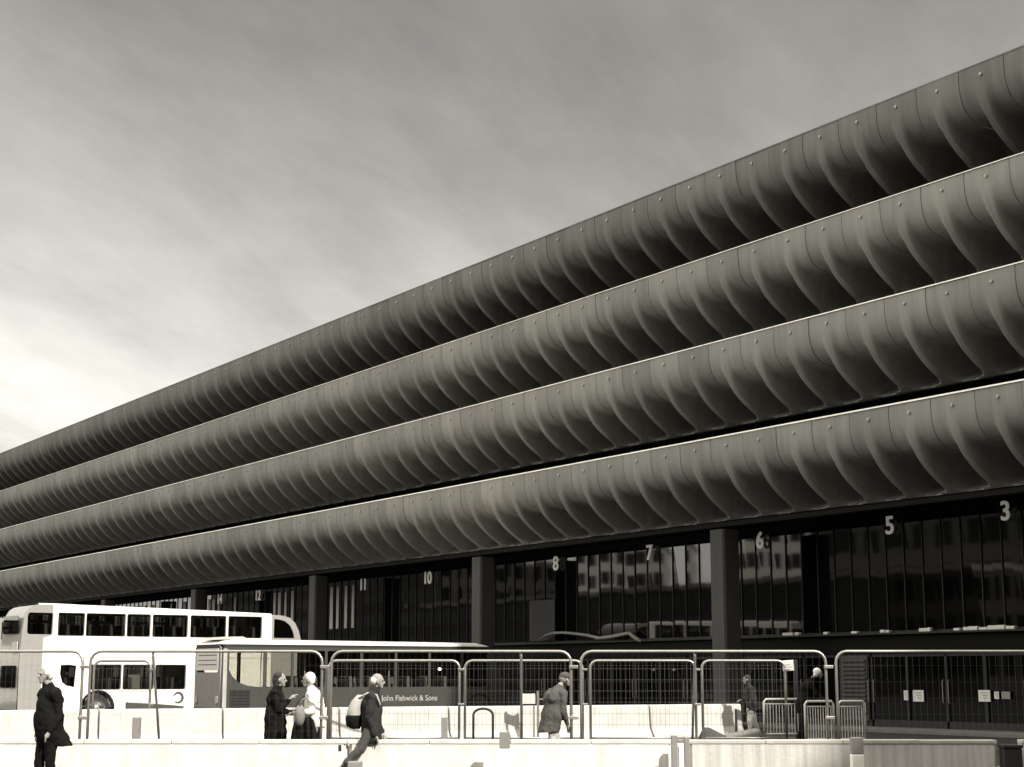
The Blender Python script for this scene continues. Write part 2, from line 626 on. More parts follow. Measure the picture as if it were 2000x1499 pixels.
proto_panel = MB()
panel_geo(proto_panel, 0, 0)
pme = bpy.data.meshes.new('parapet_panel')
pme.from_pydata(proto_panel.v, [], proto_panel.f)
pme.materials.append(M_PANEL)
pme.polygons.foreach_set('use_smooth', [True] * len(pme.polygons))
pme.set_sharp_from_angle(angle=R(50))
S0, S1 = -58.0, 165.0
FIRST, NIND = 24.9, 25
dot0 = None
pme_top = pme.copy()
pme_top.materials.clear()
pme_top.materials.append(M_PANELT)
for k, zt in enumerate(TOPS):
    sh = 0.25 * k
    deck = MB()
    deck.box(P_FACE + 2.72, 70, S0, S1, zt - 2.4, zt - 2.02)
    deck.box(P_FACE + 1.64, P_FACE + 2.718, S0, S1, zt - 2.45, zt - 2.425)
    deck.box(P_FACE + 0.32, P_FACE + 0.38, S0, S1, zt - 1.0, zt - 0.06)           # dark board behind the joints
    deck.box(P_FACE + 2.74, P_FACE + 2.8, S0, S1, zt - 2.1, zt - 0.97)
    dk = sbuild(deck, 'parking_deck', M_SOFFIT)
    deck.box(P_FACE + 0.17, P_FACE + 0.5, S0, S1, zt - 0.66, zt - 0.62)
    deck.box(P_FACE + 0.381, P_FACE + 2.749, S0, S1, zt - 1.0, zt - 0.95)
    inner = MB()
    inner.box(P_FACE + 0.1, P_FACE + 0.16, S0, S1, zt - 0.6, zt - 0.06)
    rest = MB()
    caps = MB()
    n = 0
    y = S0 + PITCH_P
    ys = []
    while y < S1 - PITCH_P:
        ys.append(y)
        y += PITCH_P
    ind = [q for q in ys if q >= FIRST][:NIND]
    for y in ys:
        jz = random.uniform(-.008, .008)
        if y in ind:
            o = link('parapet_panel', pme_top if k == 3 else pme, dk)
            o.location = (random.uniform(-.008, .008), y - 40, zt + jz)
            d = MB()
            d.tube([(0.02, 0, -0.3), (-0.045, 0, -0.3)], 0.045, 8)
            if dot0 is None:
                dot0 = d.build('bolt_cap', M_CAP, o)
            else:
                c = dot0.copy()
                COL.objects.link(c)
                c.parent = o
            # (bolt caps share one mesh)
        else:
            vis = y > FIRST
            panel_geo(rest, y, zt + jz, 10 if not vis else 12, 10 if not vis else 14)
            if vis:
                caps.tube([(0.02, y, zt - 0.3), (-0.045, y, zt - 0.3)], 0.045, 6)
    rest.v = [(a, b - 40, c) for a, b, c in rest.v]
    caps.v = [(a, b - 40, c) for a, b, c in caps.v]
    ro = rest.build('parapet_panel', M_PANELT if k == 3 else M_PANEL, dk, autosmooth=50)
    ro['kind'] = 'stuff'
    co = caps.build('bolt_cap', M_CAP, dk)
    co['kind'] = 'stuff'
    lip = MB()
    if k < 3:
        lip.prism([(P_FACE - 0.025, zt - 0.012), (P_FACE - 0.02, zt + 0.0), (P_FACE + 0.085, zt + 0.055), (P_FACE + 0.2, zt + 0.055), (P_FACE + 0.2, zt - 0.012)], S0, S1, 'y')
        lm = M_LIP
    else:
        lip.box(P_FACE - 0.012, P_FACE + 0.2, S0, S1, zt - 0.012, zt + 0.03)
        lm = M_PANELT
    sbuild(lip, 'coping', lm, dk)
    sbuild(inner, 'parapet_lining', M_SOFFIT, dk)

# inner walls so that no daylight comes through the parking decks
b = MB()
b.box(69, 70, S0, S1, 0.13, 16.8)
b.box(P_FACE + 12, P_FACE + 12.3, S0, S1, 6.95, 15.5)
b.box(P_FACE + 1.3, 69, S1 - 0.4, S1 + 0.02, 0.13, 17)
b.box(P_FACE + 1.3, 69, S0 - 0.02, S0 + 0.4, 0.13, 17)
sbuild(b, 'wall', M_DARK)

# soffit edge beam just inside the lowest parapet
b = MB()
b.box(P_FACE + 1.64, P_FACE + 1.9, S0, S1, 6.42, 6.6)
sbuild(b, 'edge_beam', M_SOFFIT)
BAY = 14.9
COL_S = [41.15 + BAY * i for i in range(-6, 9)]
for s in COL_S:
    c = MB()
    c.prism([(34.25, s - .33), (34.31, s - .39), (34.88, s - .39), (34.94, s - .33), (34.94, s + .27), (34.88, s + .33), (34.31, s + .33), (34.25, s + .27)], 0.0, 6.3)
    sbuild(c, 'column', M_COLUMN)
# glazing: one window band per bay
GB, GT = 2.97, 6.28
for i, s in enumerate(COL_S[:-1]):
    s0, s1 = s + 0.0, s + BAY
    pane, mul = MB(), MB()
    npn = 20
    w = BAY / npn
    for q in range(npn):
        ya, yb = s0 + q * w + 0.03, s0 + (q + 1) * w - 0.03
        t = [random.uniform(-.0035, .0035) for _ in range(4)]
        pane.add([(P_GLASS + t[0], ya, GB), (P_GLASS + t[1], yb, GB), (P_GLASS + t[2], yb, GT), (P_GLASS + t[3], ya, GT)], [(0, 3, 2, 1)])
        mul.box(P_GLASS - 0.035, P_GLASS + 0.03, ya - 0.045, ya - 0.015, GB, GT)
    mul.box(P_GLASS - 0.05, P_GLASS + 0.03, s0, s1, GB - 0.07, GB)
    win = sbuild(pane, 'window', M_GLASSB)
    sbuild(mul, 'window_frame', M_FRAME, win)
    if i >= 8 and i < 12:  # pale strips over the panes: bright reflections put in as colour
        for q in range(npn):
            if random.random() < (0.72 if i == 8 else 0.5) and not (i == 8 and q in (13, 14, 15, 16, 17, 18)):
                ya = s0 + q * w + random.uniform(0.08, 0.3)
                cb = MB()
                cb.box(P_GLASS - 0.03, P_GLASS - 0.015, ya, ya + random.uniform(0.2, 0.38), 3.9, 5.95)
                sbuild(cb, 'reflection_strip', M_REFLECT, win)
b = MB()
b.box(P_GLASS - 0.12, P_GLASS + 0.2, S0, S1, 2.32, 2.9)
b.box(P_GLASS - 0.02, P_GLASS + 0.2, S0, S1, GT, 6.56)
sbuild(b, 'fascia', M_DARK)
b = MB()
b.box(P_GLASS - 0.28, P_GLASS - 0.12, S0, S1, 2.86, 2.905)
sbuild(b, 'ledge', M_FRAME)
# ground-level screens and doors in every bay
for i, s in enumerate(COL_S[:-1]):
    for j in range(5):
        a0 = s + j * BAY / 5
        fr, gl = MB(), MB()
        w = BAY / 5
        fr.box(P_GLASS - .05, P_GLASS + .05, a0, a0 + 0.09, .13, 2.32)
        fr.box(P_GLASS - .05, P_GLASS + .05, a0 + w * .5 - .04, a0 + w * .5 + .04, .13, 2.32)
        fr.box(P_GLASS - .05, P_GLASS + .05, a0 + .09, a0 + w, .13, .34)
        fr.box(P_GLASS - .05, P_GLASS + .05, a0 + .09, a0 + w, 2.2, 2.32)
        gl.box(P_GLASS, P_GLASS + .012, a0 + .09, a0 + w, .34, 2.2)
        d = sbuild(gl, 'door', M_GLASSB)
        sbuild(fr, 'door_frame', M_FRAME, d)
        hd = MB()
        for e in (-.11, .11):
            yy = a0 + w * .5 + e
            hd.tube([(P_GLASS - .05, yy, .85), (P_GLASS - .11, yy, .87), (P_GLASS - .11, yy, 1.5), (P_GLASS - .05, yy, 1.52)], .014, 6)
        sbuild(hd, 'handle', M_GALV, d)


def glass_s(px, py):
    """distance along the facade of a point on the glazing seen on the bearing px"""
    vv = 750 - py
    r = (px - 1000) / (F_PX * math.cos(PITCH) - vv * math.sin(PITCH))
    c, s_ = math.cos(YAW), math.sin(YAW)
    return P_GLASS * (c - s_ * r) / (c * r + s_), P_GLASS / (c * r + s_)


FACE_M = Matrix(((0, 0, -1, 0), (-1, 0, 0, 0), (0, 1, 0, 0), (0, 0, 0, 1)))     # text facing -x, reading along -y
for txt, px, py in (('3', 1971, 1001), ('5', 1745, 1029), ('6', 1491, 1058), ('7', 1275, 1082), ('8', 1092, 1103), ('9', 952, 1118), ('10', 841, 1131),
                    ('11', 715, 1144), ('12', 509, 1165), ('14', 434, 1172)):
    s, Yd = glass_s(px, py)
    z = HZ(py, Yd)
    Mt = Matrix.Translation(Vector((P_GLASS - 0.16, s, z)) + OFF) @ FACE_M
    text('stand_number', txt, 0.76, Mt, M_NUM_GLOW, station, 0.02, 0.012)
# notices on the doors, pale boxes on the ledge added as reflections in the glazing
for px, py, w, h in ((1797, 1360, .42, .33), (1773, 1359, .17, .28), (1926, 1360, .42, .32), (1950, 1359, .16, .2), (1968, 1359, .3, .2)):
    s, Yd = glass_s(px, py)
    z = HZ(py, Yd)
    nb = MB()
    nb.box(P_GLASS - .075, P_GLASS - .06, s - w / 2, s + w / 2, z - h / 2, z + h / 2)
    nt_ = sbuild(nb, 'door_notice', M_SIGN if px != 1968 else M_POST)
    ink = MB()
    for q in range(3):
        ink.box(P_GLASS - .079, P_GLASS - .0755, s - w * .3, s + w * (.3 - .12 * q), z + h * (.22 - .22 * q), z + h * (.22 - .22 * q) + .02)
    sbuild(ink, 'notice_print', M_POST, nt_)
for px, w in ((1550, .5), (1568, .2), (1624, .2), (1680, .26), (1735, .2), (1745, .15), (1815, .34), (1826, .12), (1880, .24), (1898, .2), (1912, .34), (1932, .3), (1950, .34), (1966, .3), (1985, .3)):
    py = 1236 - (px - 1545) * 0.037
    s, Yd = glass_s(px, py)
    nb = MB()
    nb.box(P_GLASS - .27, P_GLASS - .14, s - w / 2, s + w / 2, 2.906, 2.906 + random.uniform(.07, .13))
    sbuild(nb, 'ledge_reflection', M_SIGN, bevel=0.02)
# pale tarpaulin sagging along the ledge
tp = MB()
pts = [(1062, 1252), (1075, 1243), (1090, 1238), (1110, 1237), (1135, 1239), (1160, 1242), (1180, 1247), (1205, 1244), (1225, 1240), (1240, 1237), (1252, 1246), (1264, 1254)]
tl, th = [], [.02, .05, .06, .05, .06, .07, .1, .11, .1, .09, .11, .05]
for (px, py), h in zip(pts, th):
    s, Yd = glass_s(px, py)
    tl.append((s, HZ(py, Yd), h))
vs = []
for s, z, h in tl:
    vs += [(P_GLASS - .31, s, z - h), (P_GLASS - .33, s, z), (P_GLASS - .24, s, z + .06), (P_GLASS - .22, s, z + .04)]
fs = []
for q in range(len(tl) - 1):
    for w in range(4):
        fs.append((q * 4 + w, q * 4 + (w + 1) % 4, q * 4 + 4 + (w + 1) % 4, q * 4 + 4 + w))
fs += [(3, 2, 1, 0), tuple(len(tl) * 4 - 4 + w for w in range(4))]
tp.add(vs, fs)
tag(tp.build('tarpaulin', M_TARP, smooth=True), 'pale crumpled tarpaulin sagging on the ledge below stand numbers 7 and 8', 'tarpaulin')
# louvred panel between the doors
s, Yd = glass_s(1675, 1340)
lv = MB()
lv.box(P_GLASS - .12, P_GLASS - .06, s - .55, s + .55, .3, 2.25)
for q in range(13):
    lv.box(P_GLASS - .17, P_GLASS - .12, s - .5, s + .5, .5 + q * .13, .56 + q * .13)
sbuild(lv, 'louvre_panel', mat('louvre_metal', 0.06, .7, var=.3))
# board half way along bay of stand 8
s, Yd = glass_s(1062, 1200)
lv = MB()
lv.box(P_GLASS - .09, P_GLASS - .065, s - .9, s + .9, 3.0, 4.6)
sbuild(lv, 'board', mat('brown_board', 0.05, 0.8, var=.2))

# ------------------------------------------------------------------ buildings across the street (seen in the glazing)


def block(name, cx_, cy_, w, d, h, rz, wallm, label, cat, floors, bays, groundh=0.0):
    o = empty(name, (cx_, cy_, 0), rz, label, cat)
    body = MB()
    body.box(-w / 2, w / 2, -d / 2, d / 2, 0, h)
    body.build('wall', wallm, o)
    pr = MB()
    pr.box(-w / 2 - .15, w / 2 + .15, -d / 2 - .15, d / 2 + .15, h + .003, h + .5)
    pr.build('roof', M_KERB, o)
    fh = (h - .8) / floors
    for f_ in range(floors):
        wm = MB()
        z0, z1 = .8 + f_ * fh + fh * .25, .8 + f_ * fh + fh * .82
        bw = w / bays
        for q in range(bays):
            x0 = -w / 2 + q * bw + bw * .16
            wm.box(x0, x0 + bw * .68, -d / 2 - .03, -d / 2 + .05, z0, z1)
        nb_ = max(2, int(bays * d / w))
        bw2 = d / nb_
        for q in range(nb_):
            y0 = -d / 2 + q * bw2 + bw2 * .16
            wm.box(w / 2 - .05, w / 2 + .03, y0, y0 + bw2 * .68, z0, z1)
            wm.box(-w / 2 - .03, -w / 2 + .05, y0, y0 + bw2 * .68, z0, z1)
        wm.build('window', M_GLASSB, o)
    return o


block('office_block', -50, 133, 15, 14, 17.5, R(42), M_OFFICE, 'tall pale panelled office block across the road, mirrored right of stand number 6', 'office block', 6, 9)
block('office_block', -50, 165, 15, 12, 17.0, R(42), M_OFFICE, 'pale panelled office block farther up the road, mirrored beside stand numbers 7 and 8', 'office block', 6, 7)
block('brick_warehouse', -34, 138, 6, 92, 10.2, 0, M_BRICK, 'long low dark brick warehouse across the road from the bus station', 'warehouse', 3, 3)
block('brown_building', -46, 83, 18, 66, 19.5, 0, M_BROWN, 'brown clad building across the road, mirrored around stand numbers 3 and 5', 'building', 5, 5)
block('back_building', -66, 260, 30, 90, 19, 0, M_BRICK, 'dark brick building at the far end of the road opposite the station', 'building', 5, 8)
# unseen block added and shaped for its shadow on the right of the street
nbk = empty('shadow_block', (0, 0, 0), -YAW, 'unseen brick block added beside the bus station to shade the right end of the street', 'building')
poly = [(17.0, -30), (21.1, 24.5), (22.6, 23.0), (45, -12), (52, -30)]
nm = MB()
nm.prism(poly, 0, 18)
nm.build('wall', M_BRICK, nbk)
nm = MB()
for f_ in range(5):
    for q in range(14):
        y0 = -28 + q * 3.6
        nm.box(17.12 + (y0 + 30) * .0752, 17.3 + (y0 + 30) * .0752, y0, y0 + 1.8, 1.2 + f_ * 3.4, 3.0 + f_ * 3.4)
nm.build('window', M_GLASSB, nbk)

# ------------------------------------------------------------------ buses


def wheel(parent, x, y, r=.48, w=.28, hub=True):
    t = MB()
    prof = [(r * .62, 0), (r * .93, 0), (r, .04), (r, w - .04), (r * .93, w), (r * .62, w)]
    n = 28
    vs, fs = [], []
    for k in range(n):
        a = 2 * math.pi * k / n
        vs += [(x + q * math.cos(a), y + d_, r + q * math.sin(a)) for q, d_ in prof]
    m = len(prof)
    for k in range(n):
        for q in range(m):
            fs.append((k * m + q, k * m + (q + 1) % m, ((k + 1) % n) * m + (q + 1) % m, ((k + 1) % n) * m + q))
    t.add(vs, fs)
    rm = MB()
    rings = [(r * .62, .0), (r * .56, .03), (r * .5, .09), (r * .22, .1), (r * .2, .02), (r * .02, .0)]
    vs, fs = [], []
    for k in range(n):
        a = 2 * math.pi * k / n
        vs += [(x + q * math.cos(a), y + d_, r + q * math.sin(a)) for q, d_ in rings]
    m = len(rings)
    for k in range(n):
        for q in range(m - 1):
            fs.append((k * m + q, k * m + q + 1, ((k + 1) % n) * m + q + 1, ((k + 1) % n) * m + q))
    rm.add(vs, fs)
    wo_ = t.build('wheel', M_BLACK, parent, autosmooth=40)
    rm.build('rim', M_RIM, wo_, autosmooth=40)
    return wo_


def arch(x, r, z0, n=12):
    """points of a wheel arch notch from left to right at the bottom edge z0"""
    zc = .48
    a0 = math.asin(max(-1, (z0 - zc) / r))
    return [(x + r * math.cos(math.pi - a0 - (math.pi - 2 * a0) * i / n), zc + r * math.sin(math.pi - a0 - (math.pi - 2 * a0) * i / n)) for i in range(n + 1)]


def dd_px(px, py=1250, s=60.0):
    r = (px - 1000) / (F_PX * math.cos(PITCH) - (750 - py) * math.sin(PITCH))
    c, s_ = math.cos(YAW), math.sin(YAW)
    return s * (s_ + c * r) / (c - s_ * r)


# double decker: local x along its length, y from the near side to the far side
DDX = dd_px(38, 1280)
DDL = dd_px(591) - DDX
dd = empty('double_decker_bus', (DDX, 60.0, 0), 0, 'white double-decker bus with grey ends parked behind the fence', 'bus')


def dloc(px, py=1250):
    return dd_px(px, py) - DDX


HB, HF = 4.2, 4.02
W = 2.5
top_out = [(1.25, HB)] + [(1.25 + (DDL - 2.6) * i / 8, HB - .02 - (HB - HF) * (i / 8) ** 1.3) for i in range(1, 9)]
xe = top_out[-1][0]
upper_w = [(50, 108), (113, 163), (168, 243), (248, 292), (298, 365), (372, 440), (446, 510)]
low_w = [(176, 236), (241, 300), (304, 362)]
holes = []
for a, c in upper_w[1:]:
    holes.append(rrect(dloc(a), dloc(c), 3.1, 3.9, .05))
for a, c in low_w:
    holes.append(rrect(dloc(a, 1320), dloc(c, 1320), 1.15, 2.03, .06))
drv = [(dloc(118, 1320), 2.02), (dloc(117, 1320), 1.7), (dloc(122, 1320), 1.4), (dloc(130, 1320), 1.28), (dloc(146, 1320), 1.22), (dloc(148, 1320), 2.0), (dloc(132, 1320), 2.04)]
ax1 = dloc(190, 1380)
ax2 = ax1 + 5.6
xL = dloc(82, 1300)
side_main = [(xL, .42)] + arch(ax1, .6, .42) + arch(ax2, .6, .42) + [(xe, .42), (xe, HF - .02)] + top_out[::-1][1:] + [(xL + .32, HB), (xL + .3, 3.1), (xL, 3.0)]
for nm_, y0, y1 in (('side_panel', 0, .05), ('side_panel', W - .05, W)):
    plate(nm_, side_main, holes + [drv], y0, y1, M_WHITE, dd)
# grey end (left) and rounded front (right)
xg = xL - .004
endL = [(0.02, .42), (xg, .42), (xg, 2.99), (xg + .3, 3.09), (xg + .32, HB)] + [(.62, HB), (.42, HB - .05), (.26, HB - .16), (.15, HB - .34), (.09, HB - .6), (.03, 2.9), (0, 2.0)]
lh = [rrect(dloc(52), dloc(103), 3.12, 3.9, .1)]
endR = [(xe + .004, .42), (DDL - .02, .42), (DDL, 1.4), (DDL - .02, 2.6), (DDL - .08, 3.05), (DDL - .18, 3.4), (DDL - .34, 3.7), (DDL - .58, 3.9), (DDL - .9, 3.98), (xe + .004, HF - .02)]
rh = [[(xe + .1, 3.1), (DDL - .36, 3.1), (DDL - .42, 3.35), (DDL - .56, 3.6), (DDL - .78, 3.76), (DDL - 1.0, 3.82), (xe + .1, 3.84)]]
for y0, y1 in ((-.002, .05), (W - .05, W + .002)):
    plate('end_panel', endL, lh, y0, y1, M_GREYP, dd)
    plate('front_panel', endR, rh, y0, y1, M_GREYP, dd)
# roof skin
rf = MB()
line = [(.0, 2.0), (.03, 2.9), (.09, HB - .6), (.15, HB - .34), (.26, HB - .16), (.42, HB - .05), (.62, HB)] + top_out + [(DDL - .9, 3.98), (DDL - .58, 3.9), (DDL - .34, 3.7), (DDL - .18, 3.4), (DDL - .08, 3.05), (DDL - .02, 2.6), (DDL, 1.4)]


def strip(seq, ya, yb, dz=0.0):
    m = MB()
    vs = []
    for x, z in seq:
        vs += [(x, ya, z + dz), (x, ya + .12, z + dz + .05), (x, yb - .12, z + dz + .05), (x, yb, z + dz)]
    fs = []
    for i in range(len(seq) - 1):
        for q in range(3):
            fs.append((i * 4 + q, i * 4 + q + 1, i * 4 + q + 5, i * 4 + q + 4))
    m.add(vs, fs)
    return m


strip(line[6:6 + len(top_out) + 1], 0, W).build('roof', M_WHITE, dd, smooth=True)
# left end: body below, upper window
el = MB()
seg = [(.0, .42), (.0, 2.0)] + line[1:7]
vs = []
for x, z in seg:
    vs += [(x - .003, .05, z), (x - .003, W - .05, z)]
el.add(vs, [(2 * i, 2 * i + 1, 2 * i + 3, 2 * i + 2) for i in range(len(seg) - 1)])
el.build('end_cap', M_GREYP, dd, smooth=True)
for z0, z1, xo in ((3.15, 3.8, -.02), (1.2, 2.0, -.035)):
    ew = MB()
    ew.prism(rrect(.3, W - .3, z0, z1, .1), xo, xo + .018, 'x')
    ew.build('rear_window', M_GLASSB, dd)
rb = MB()
rb.prism(rrect(.25, .95, 2.45, 2.85, .03), -.03, -.008, 'x')
rb.build('route_display', M_SIGN, dd)
seg = line[6 + len(top_out):] + [(DDL, .42)]
er = MB()
vs = []
for x, z in seg:
    vs += [(x + .003, .05, z), (x + .003, W - .05, z)]
er.add(vs, [(2 * i, 2 * i + 1, 2 * i + 3, 2 * i + 2) for i in range(len(seg) - 1)])
er.build('front_cap', M_GREYP, dd, smooth=True)
# panes
pn = MB()
for a, c in upper_w:
    pn.box(dloc(a) - .03, dloc(c) + .03, .03, .035, 3.08, 3.92)
pn.box(xe + .1, DDL - .35, .03, .035, 3.08, 3.82)
pn.build('window', M_PANE, dd)
pn = MB()
pn.box(dloc(116), dloc(150), .03, .035, 1.2, 2.05)
pn.build('window', M_PANE, dd)
pn = MB()
for a, c in low_w:
    pn.box(dloc(a, 1320) - .03, dloc(c, 1320) + .03, .03, .035, 1.13, 2.05)
pn.build('window', M_PANE, dd)
pn = MB()
pn.box(.3, DDL - .4, W - .035, W - .03, 3.08, 3.88)
pn.build('window', M_PANE, dd)
pn = MB()
pn.box(1.5, DDL - 1.3, W - .035, W - .03, 1.13, 2.05)
pn.build('window', M_PANE, dd)
# inside: floors, seats, poles
fl = MB()
fl.box(.1, DDL - .15, .06, W - .06, 2.42, 2.5)
fl.box(.1, DDL - .15, .06, W - .06, .5, .56)
fl.build('floor', M_UNDER, dd)
SEATM = {}


def seat_at(parent, x, y, z, w):
    m = SEATM.get(w)
    if m is None:
        s_ = MB()
        s_.prism([(0, 0), (.45, 0), (.45, .4), (.42, .43), (.12, .42), (.1, .98), (.02, 1.0), (0, .95)], 0, w, 'y')
        o_ = s_.build('seat', M_SEAT, parent)
        SEATM[w] = o_.data
    else:
        o_ = link('seat', m, parent)
    o_.location = (x, y, z)


pl = MB()
for q in range(12):
    x = .9 + q * .82
    for yy in (.12, 1.45):
        if x < DDL - .7:
            seat_at(dd, x, yy, 2.52, .88)
            seat_at(dd, x, yy, .58, .88)
            pl.tube([(x + .05, yy + .1, 3.44), (x + .05, yy + .1, 3.5), (x + .05, yy + .78, 3.5), (x + .05, yy + .78, 3.44)], .025, 6)
            if q % 2:
                pl.tube([(x + .05, yy + .8, 3.45), (x + .05, yy + .8, 3.95)], .018, 6)
pl.build('grab_rail', M_SIGN, dd)
for a, c in ((dloc(262), dloc(286)), (dloc(176), dloc(190))):
    sh_ = MB()
    sh_.box(a, c, .5, .54, .6, 1.95)
    sh_.build('brightness_panel', M_SIGN, dd, bevel=.02)  # pale panels added for the brightness seen through the lower windows
for a, c in ((.5, 2.0), (3.2, 4.1), (5.0, 6.2)):
    sh_ = MB()
    sh_.box(a, c, 1.9, 2.35, 3.6, 3.7)
    sh_.build('cove_panel', M_SIGN, dd, bevel=.02)
cl = MB()
cl.box(.5, DDL - 1.0, .06, W - .06, 3.965, 3.985)
cl.build('ceiling', M_UNDER, dd)
sk = MB()
sk.box(.03, ax1 - .62, .02, W - .02, .2, .416)
sk.box(ax1 + .62, ax2 - .62, .02, W - .02, .2, .416)
sk.box(ax2 + .62, DDL - .03, .02, W - .02, .2, .416)
sk.build('skirt', M_UNDER, dd)
for xx in (ax1, ax2):
    for yy in (.04, W - .32):
        wheel(dd, xx, yy, .48)
for xx in (ax1, ax2):
    ar = MB()
    ar.tube([(p[0], -.004, p[1]) for p in arch(xx, .62, .42)], .03, 6)
    ar.build('wheel_arch', M_BLACK, dd)
Mt = Matrix.Translation((dloc(325, 1365), -.006, .78)) @ Matrix.Rotation(R(90), 4, 'X')
text('fleet_lettering', 'bus', .2, Mt, M_POST, dd, .003) if False else None
# the round swirl emblem and the dark sweep along the skirt
for x in [dloc(q, 1350) for q in (155, 238, 302)]:
    sm__ = MB()
    sm__.box(x - .006, x + .006, -.004, .0, .95 if x < dloc(225, 1350) else .44, 1.12)
    sm__.build('panel_seam', M_POST, dd)
sm__ = MB()
sm__.box(xL, xe, -.005, .0, 2.3, 2.318)
sm__.build('panel_seam', M_POST, dd)
sm__ = MB()
sm__.box(xL, dloc(375, 1350), -.005, .0, 1.06, 1.072)
sm__.build('panel_seam', M_POST, dd)
for (a, c), z0, z1 in [(w_, 3.1, 3.9) for w_ in upper_w[1:]] + [(w_, 1.15, 2.03) for w_ in low_w]:
    py_ = 1250 if z0 > 3 else 1320
    x0, x1 = dloc(a, py_), dloc(c, py_)
    sl_ = MB()
    n_ = len(rrect(0, 1, 0, 1, .05))
    o1, o2 = rrect(x0 - .02, x1 + .02, z0 - .02, z1 + .02, .06), rrect(x0, x1, z0, z1, .05)
    sl_.add([(p_[0], -.006, p_[1]) for p_ in o1] + [(p_[0], -.006, p_[1]) for p_ in o2],
            [(i_, (i_ + 1) % n_, n_ + (i_ + 1) % n_, n_ + i_) for i_ in range(n_)])
    sl_.build('window_seal', M_BLACK, dd)
em = MB()
xc = dloc(348, 1368)
n = 28
for k in range(n):
    a0, a1 = R(-130) + R(290) * k / n, R(-130) + R(290) * (k + 1) / n
    w0, w1 = .03 + .05 * math.sin(math.pi * k / n), .03 + .05 * math.sin(math.pi * (k + 1) / n)
    q = [(xc + (.2 - w0) * math.cos(a0), (.2 - w0) * math.sin(a0)), (xc + (.2 + .02) * math.cos(a0), .22 * math.sin(a0)),
         (xc + .22 * math.cos(a1), .22 * math.sin(a1)), (xc + (.2 - w1) * math.cos(a1), (.2 - w1) * math.sin(a1))]
    em.add([(x, -.006, .82 + z) for x, z in q], [(0, 1, 2, 3)])
em.build('emblem', M_UNDER, dd)
sw = MB()
xs = [dloc(245 + 6 * i, 1375) for i in range(20)]
vs = []
for i, x in enumerate(xs):
    t = i / 19
    vs += [(x, -.005, .43), (x, -.005, .66 - .16 * t + .02 * math.sin(t * 3))]
sw.add(vs, [(2 * i, 2 * i + 2, 2 * i + 3, 2 * i + 1) for i in range(19)])
sw.build('skirt_stripe', M_UNDER, dd)
d2 = copy_tree(dd)
d2.location = (9.4, 69.5, 0)
d2['label'] = 'second white double-decker bus, mostly hidden behind the first at the left edge'

# single decker
SDX = dd_px(432, 1320, 52.9)
sd = empty('single_decker_bus', (SDX, 52.9, 0), 0, 'dark green single-decker bus with a pale roof edge and a name along its side', 'bus')


def sloc(px, py=1320):
    return dd_px(px, py, 52.9) - SDX


SL = 11.35
SH = 2.80
SW = 2.3
o_l = [(0.0, .55), (SL, .55), (SL, 1.2), (SL - .12, 1.7), (SL - .5, 2.45), (SL - .62, 2.62), (.1, 2.62), (.02, 2.5)]
wz0, wz1 = 1.24, 2.5
hs = []
wins = [(.28, 1.55, 1), (1.68, 2.6, 0), (2.7, 3.9, 0), (4.0, 5.3, 0), (5.4, 6.7, 0), (6.8, 8.1, 0), (8.2, 9.5, 0), (9.6, 10.65, 0)]
for a, c, cur in wins:
    if cur:
        hs.append([(a, 2.4), (a, 1.85), (a + .12, 1.62), (a + .35, 1.42), (a + .7, 1.3), (c, 1.24), (c, 2.48), (a + .1, 2.48)])
    else:
        hs.append(rrect(a, c, wz0, wz1, .05))
for y0, y1 in ((0, .04), (SW - .04, SW)):
    plate('side_panel', o_l, hs, y0, y1, M_DKP, sd)
pl_ = MB()
pl_.box(.22, SL - .65, .02, .025, 1.2, 2.52)
M_CLR = glass('bus_glass_clear', 0.85)
pl_.build('window', M_CLR, sd)
pl_ = MB()
pl_.box(.22, SL - .65, SW - .025, SW - .02, 1.2, 2.52)
pl_.build('window', M_CLR, sd)
# black rail above the windows, pale roof
bl = MB()
bl.box(.05, SL - .64, -.004, SW + .004, 2.622, 2.70)
bl.build('gutter', M_BLACK, sd)
rf = MB()
vs = []
xs = [.0, .12, .5, 3, 6, 9, SL - 1.1, SL - .62]
zs = [2.71, 2.78, 2.83, 2.84, 2.83, 2.82, 2.81, 2.72]
for x, z in zip(xs, zs):
    vs += [(x, -.01, 2.703), (x, .0, min(z - .03, 2.79)), (x, .25, z + .03), (x, SW - .25, z + .03), (x, SW, min(z - .03, 2.79)), (x, SW + .01, 2.703)]
fs = []
for i in range(len(xs) - 1):
    for q in range(5):
        fs.append((i * 6 + q, i * 6 + q + 1, i * 6 + q + 7, i * 6 + q + 6))
fs += [(5, 4, 3, 2, 1, 0), tuple(42 + q for q in range(6))]
rf.add(vs, fs)
rf.build('roof', M_WHITE, sd, autosmooth=60)
pod = MB()
pod.prism([(.0, 2.85), (.15, 2.95), (.9, 2.97), (1.2, 2.86)], .3, SW - .3, 'y')
pod.build('roof_pod', M_SKIRT, sd, bevel=.03)
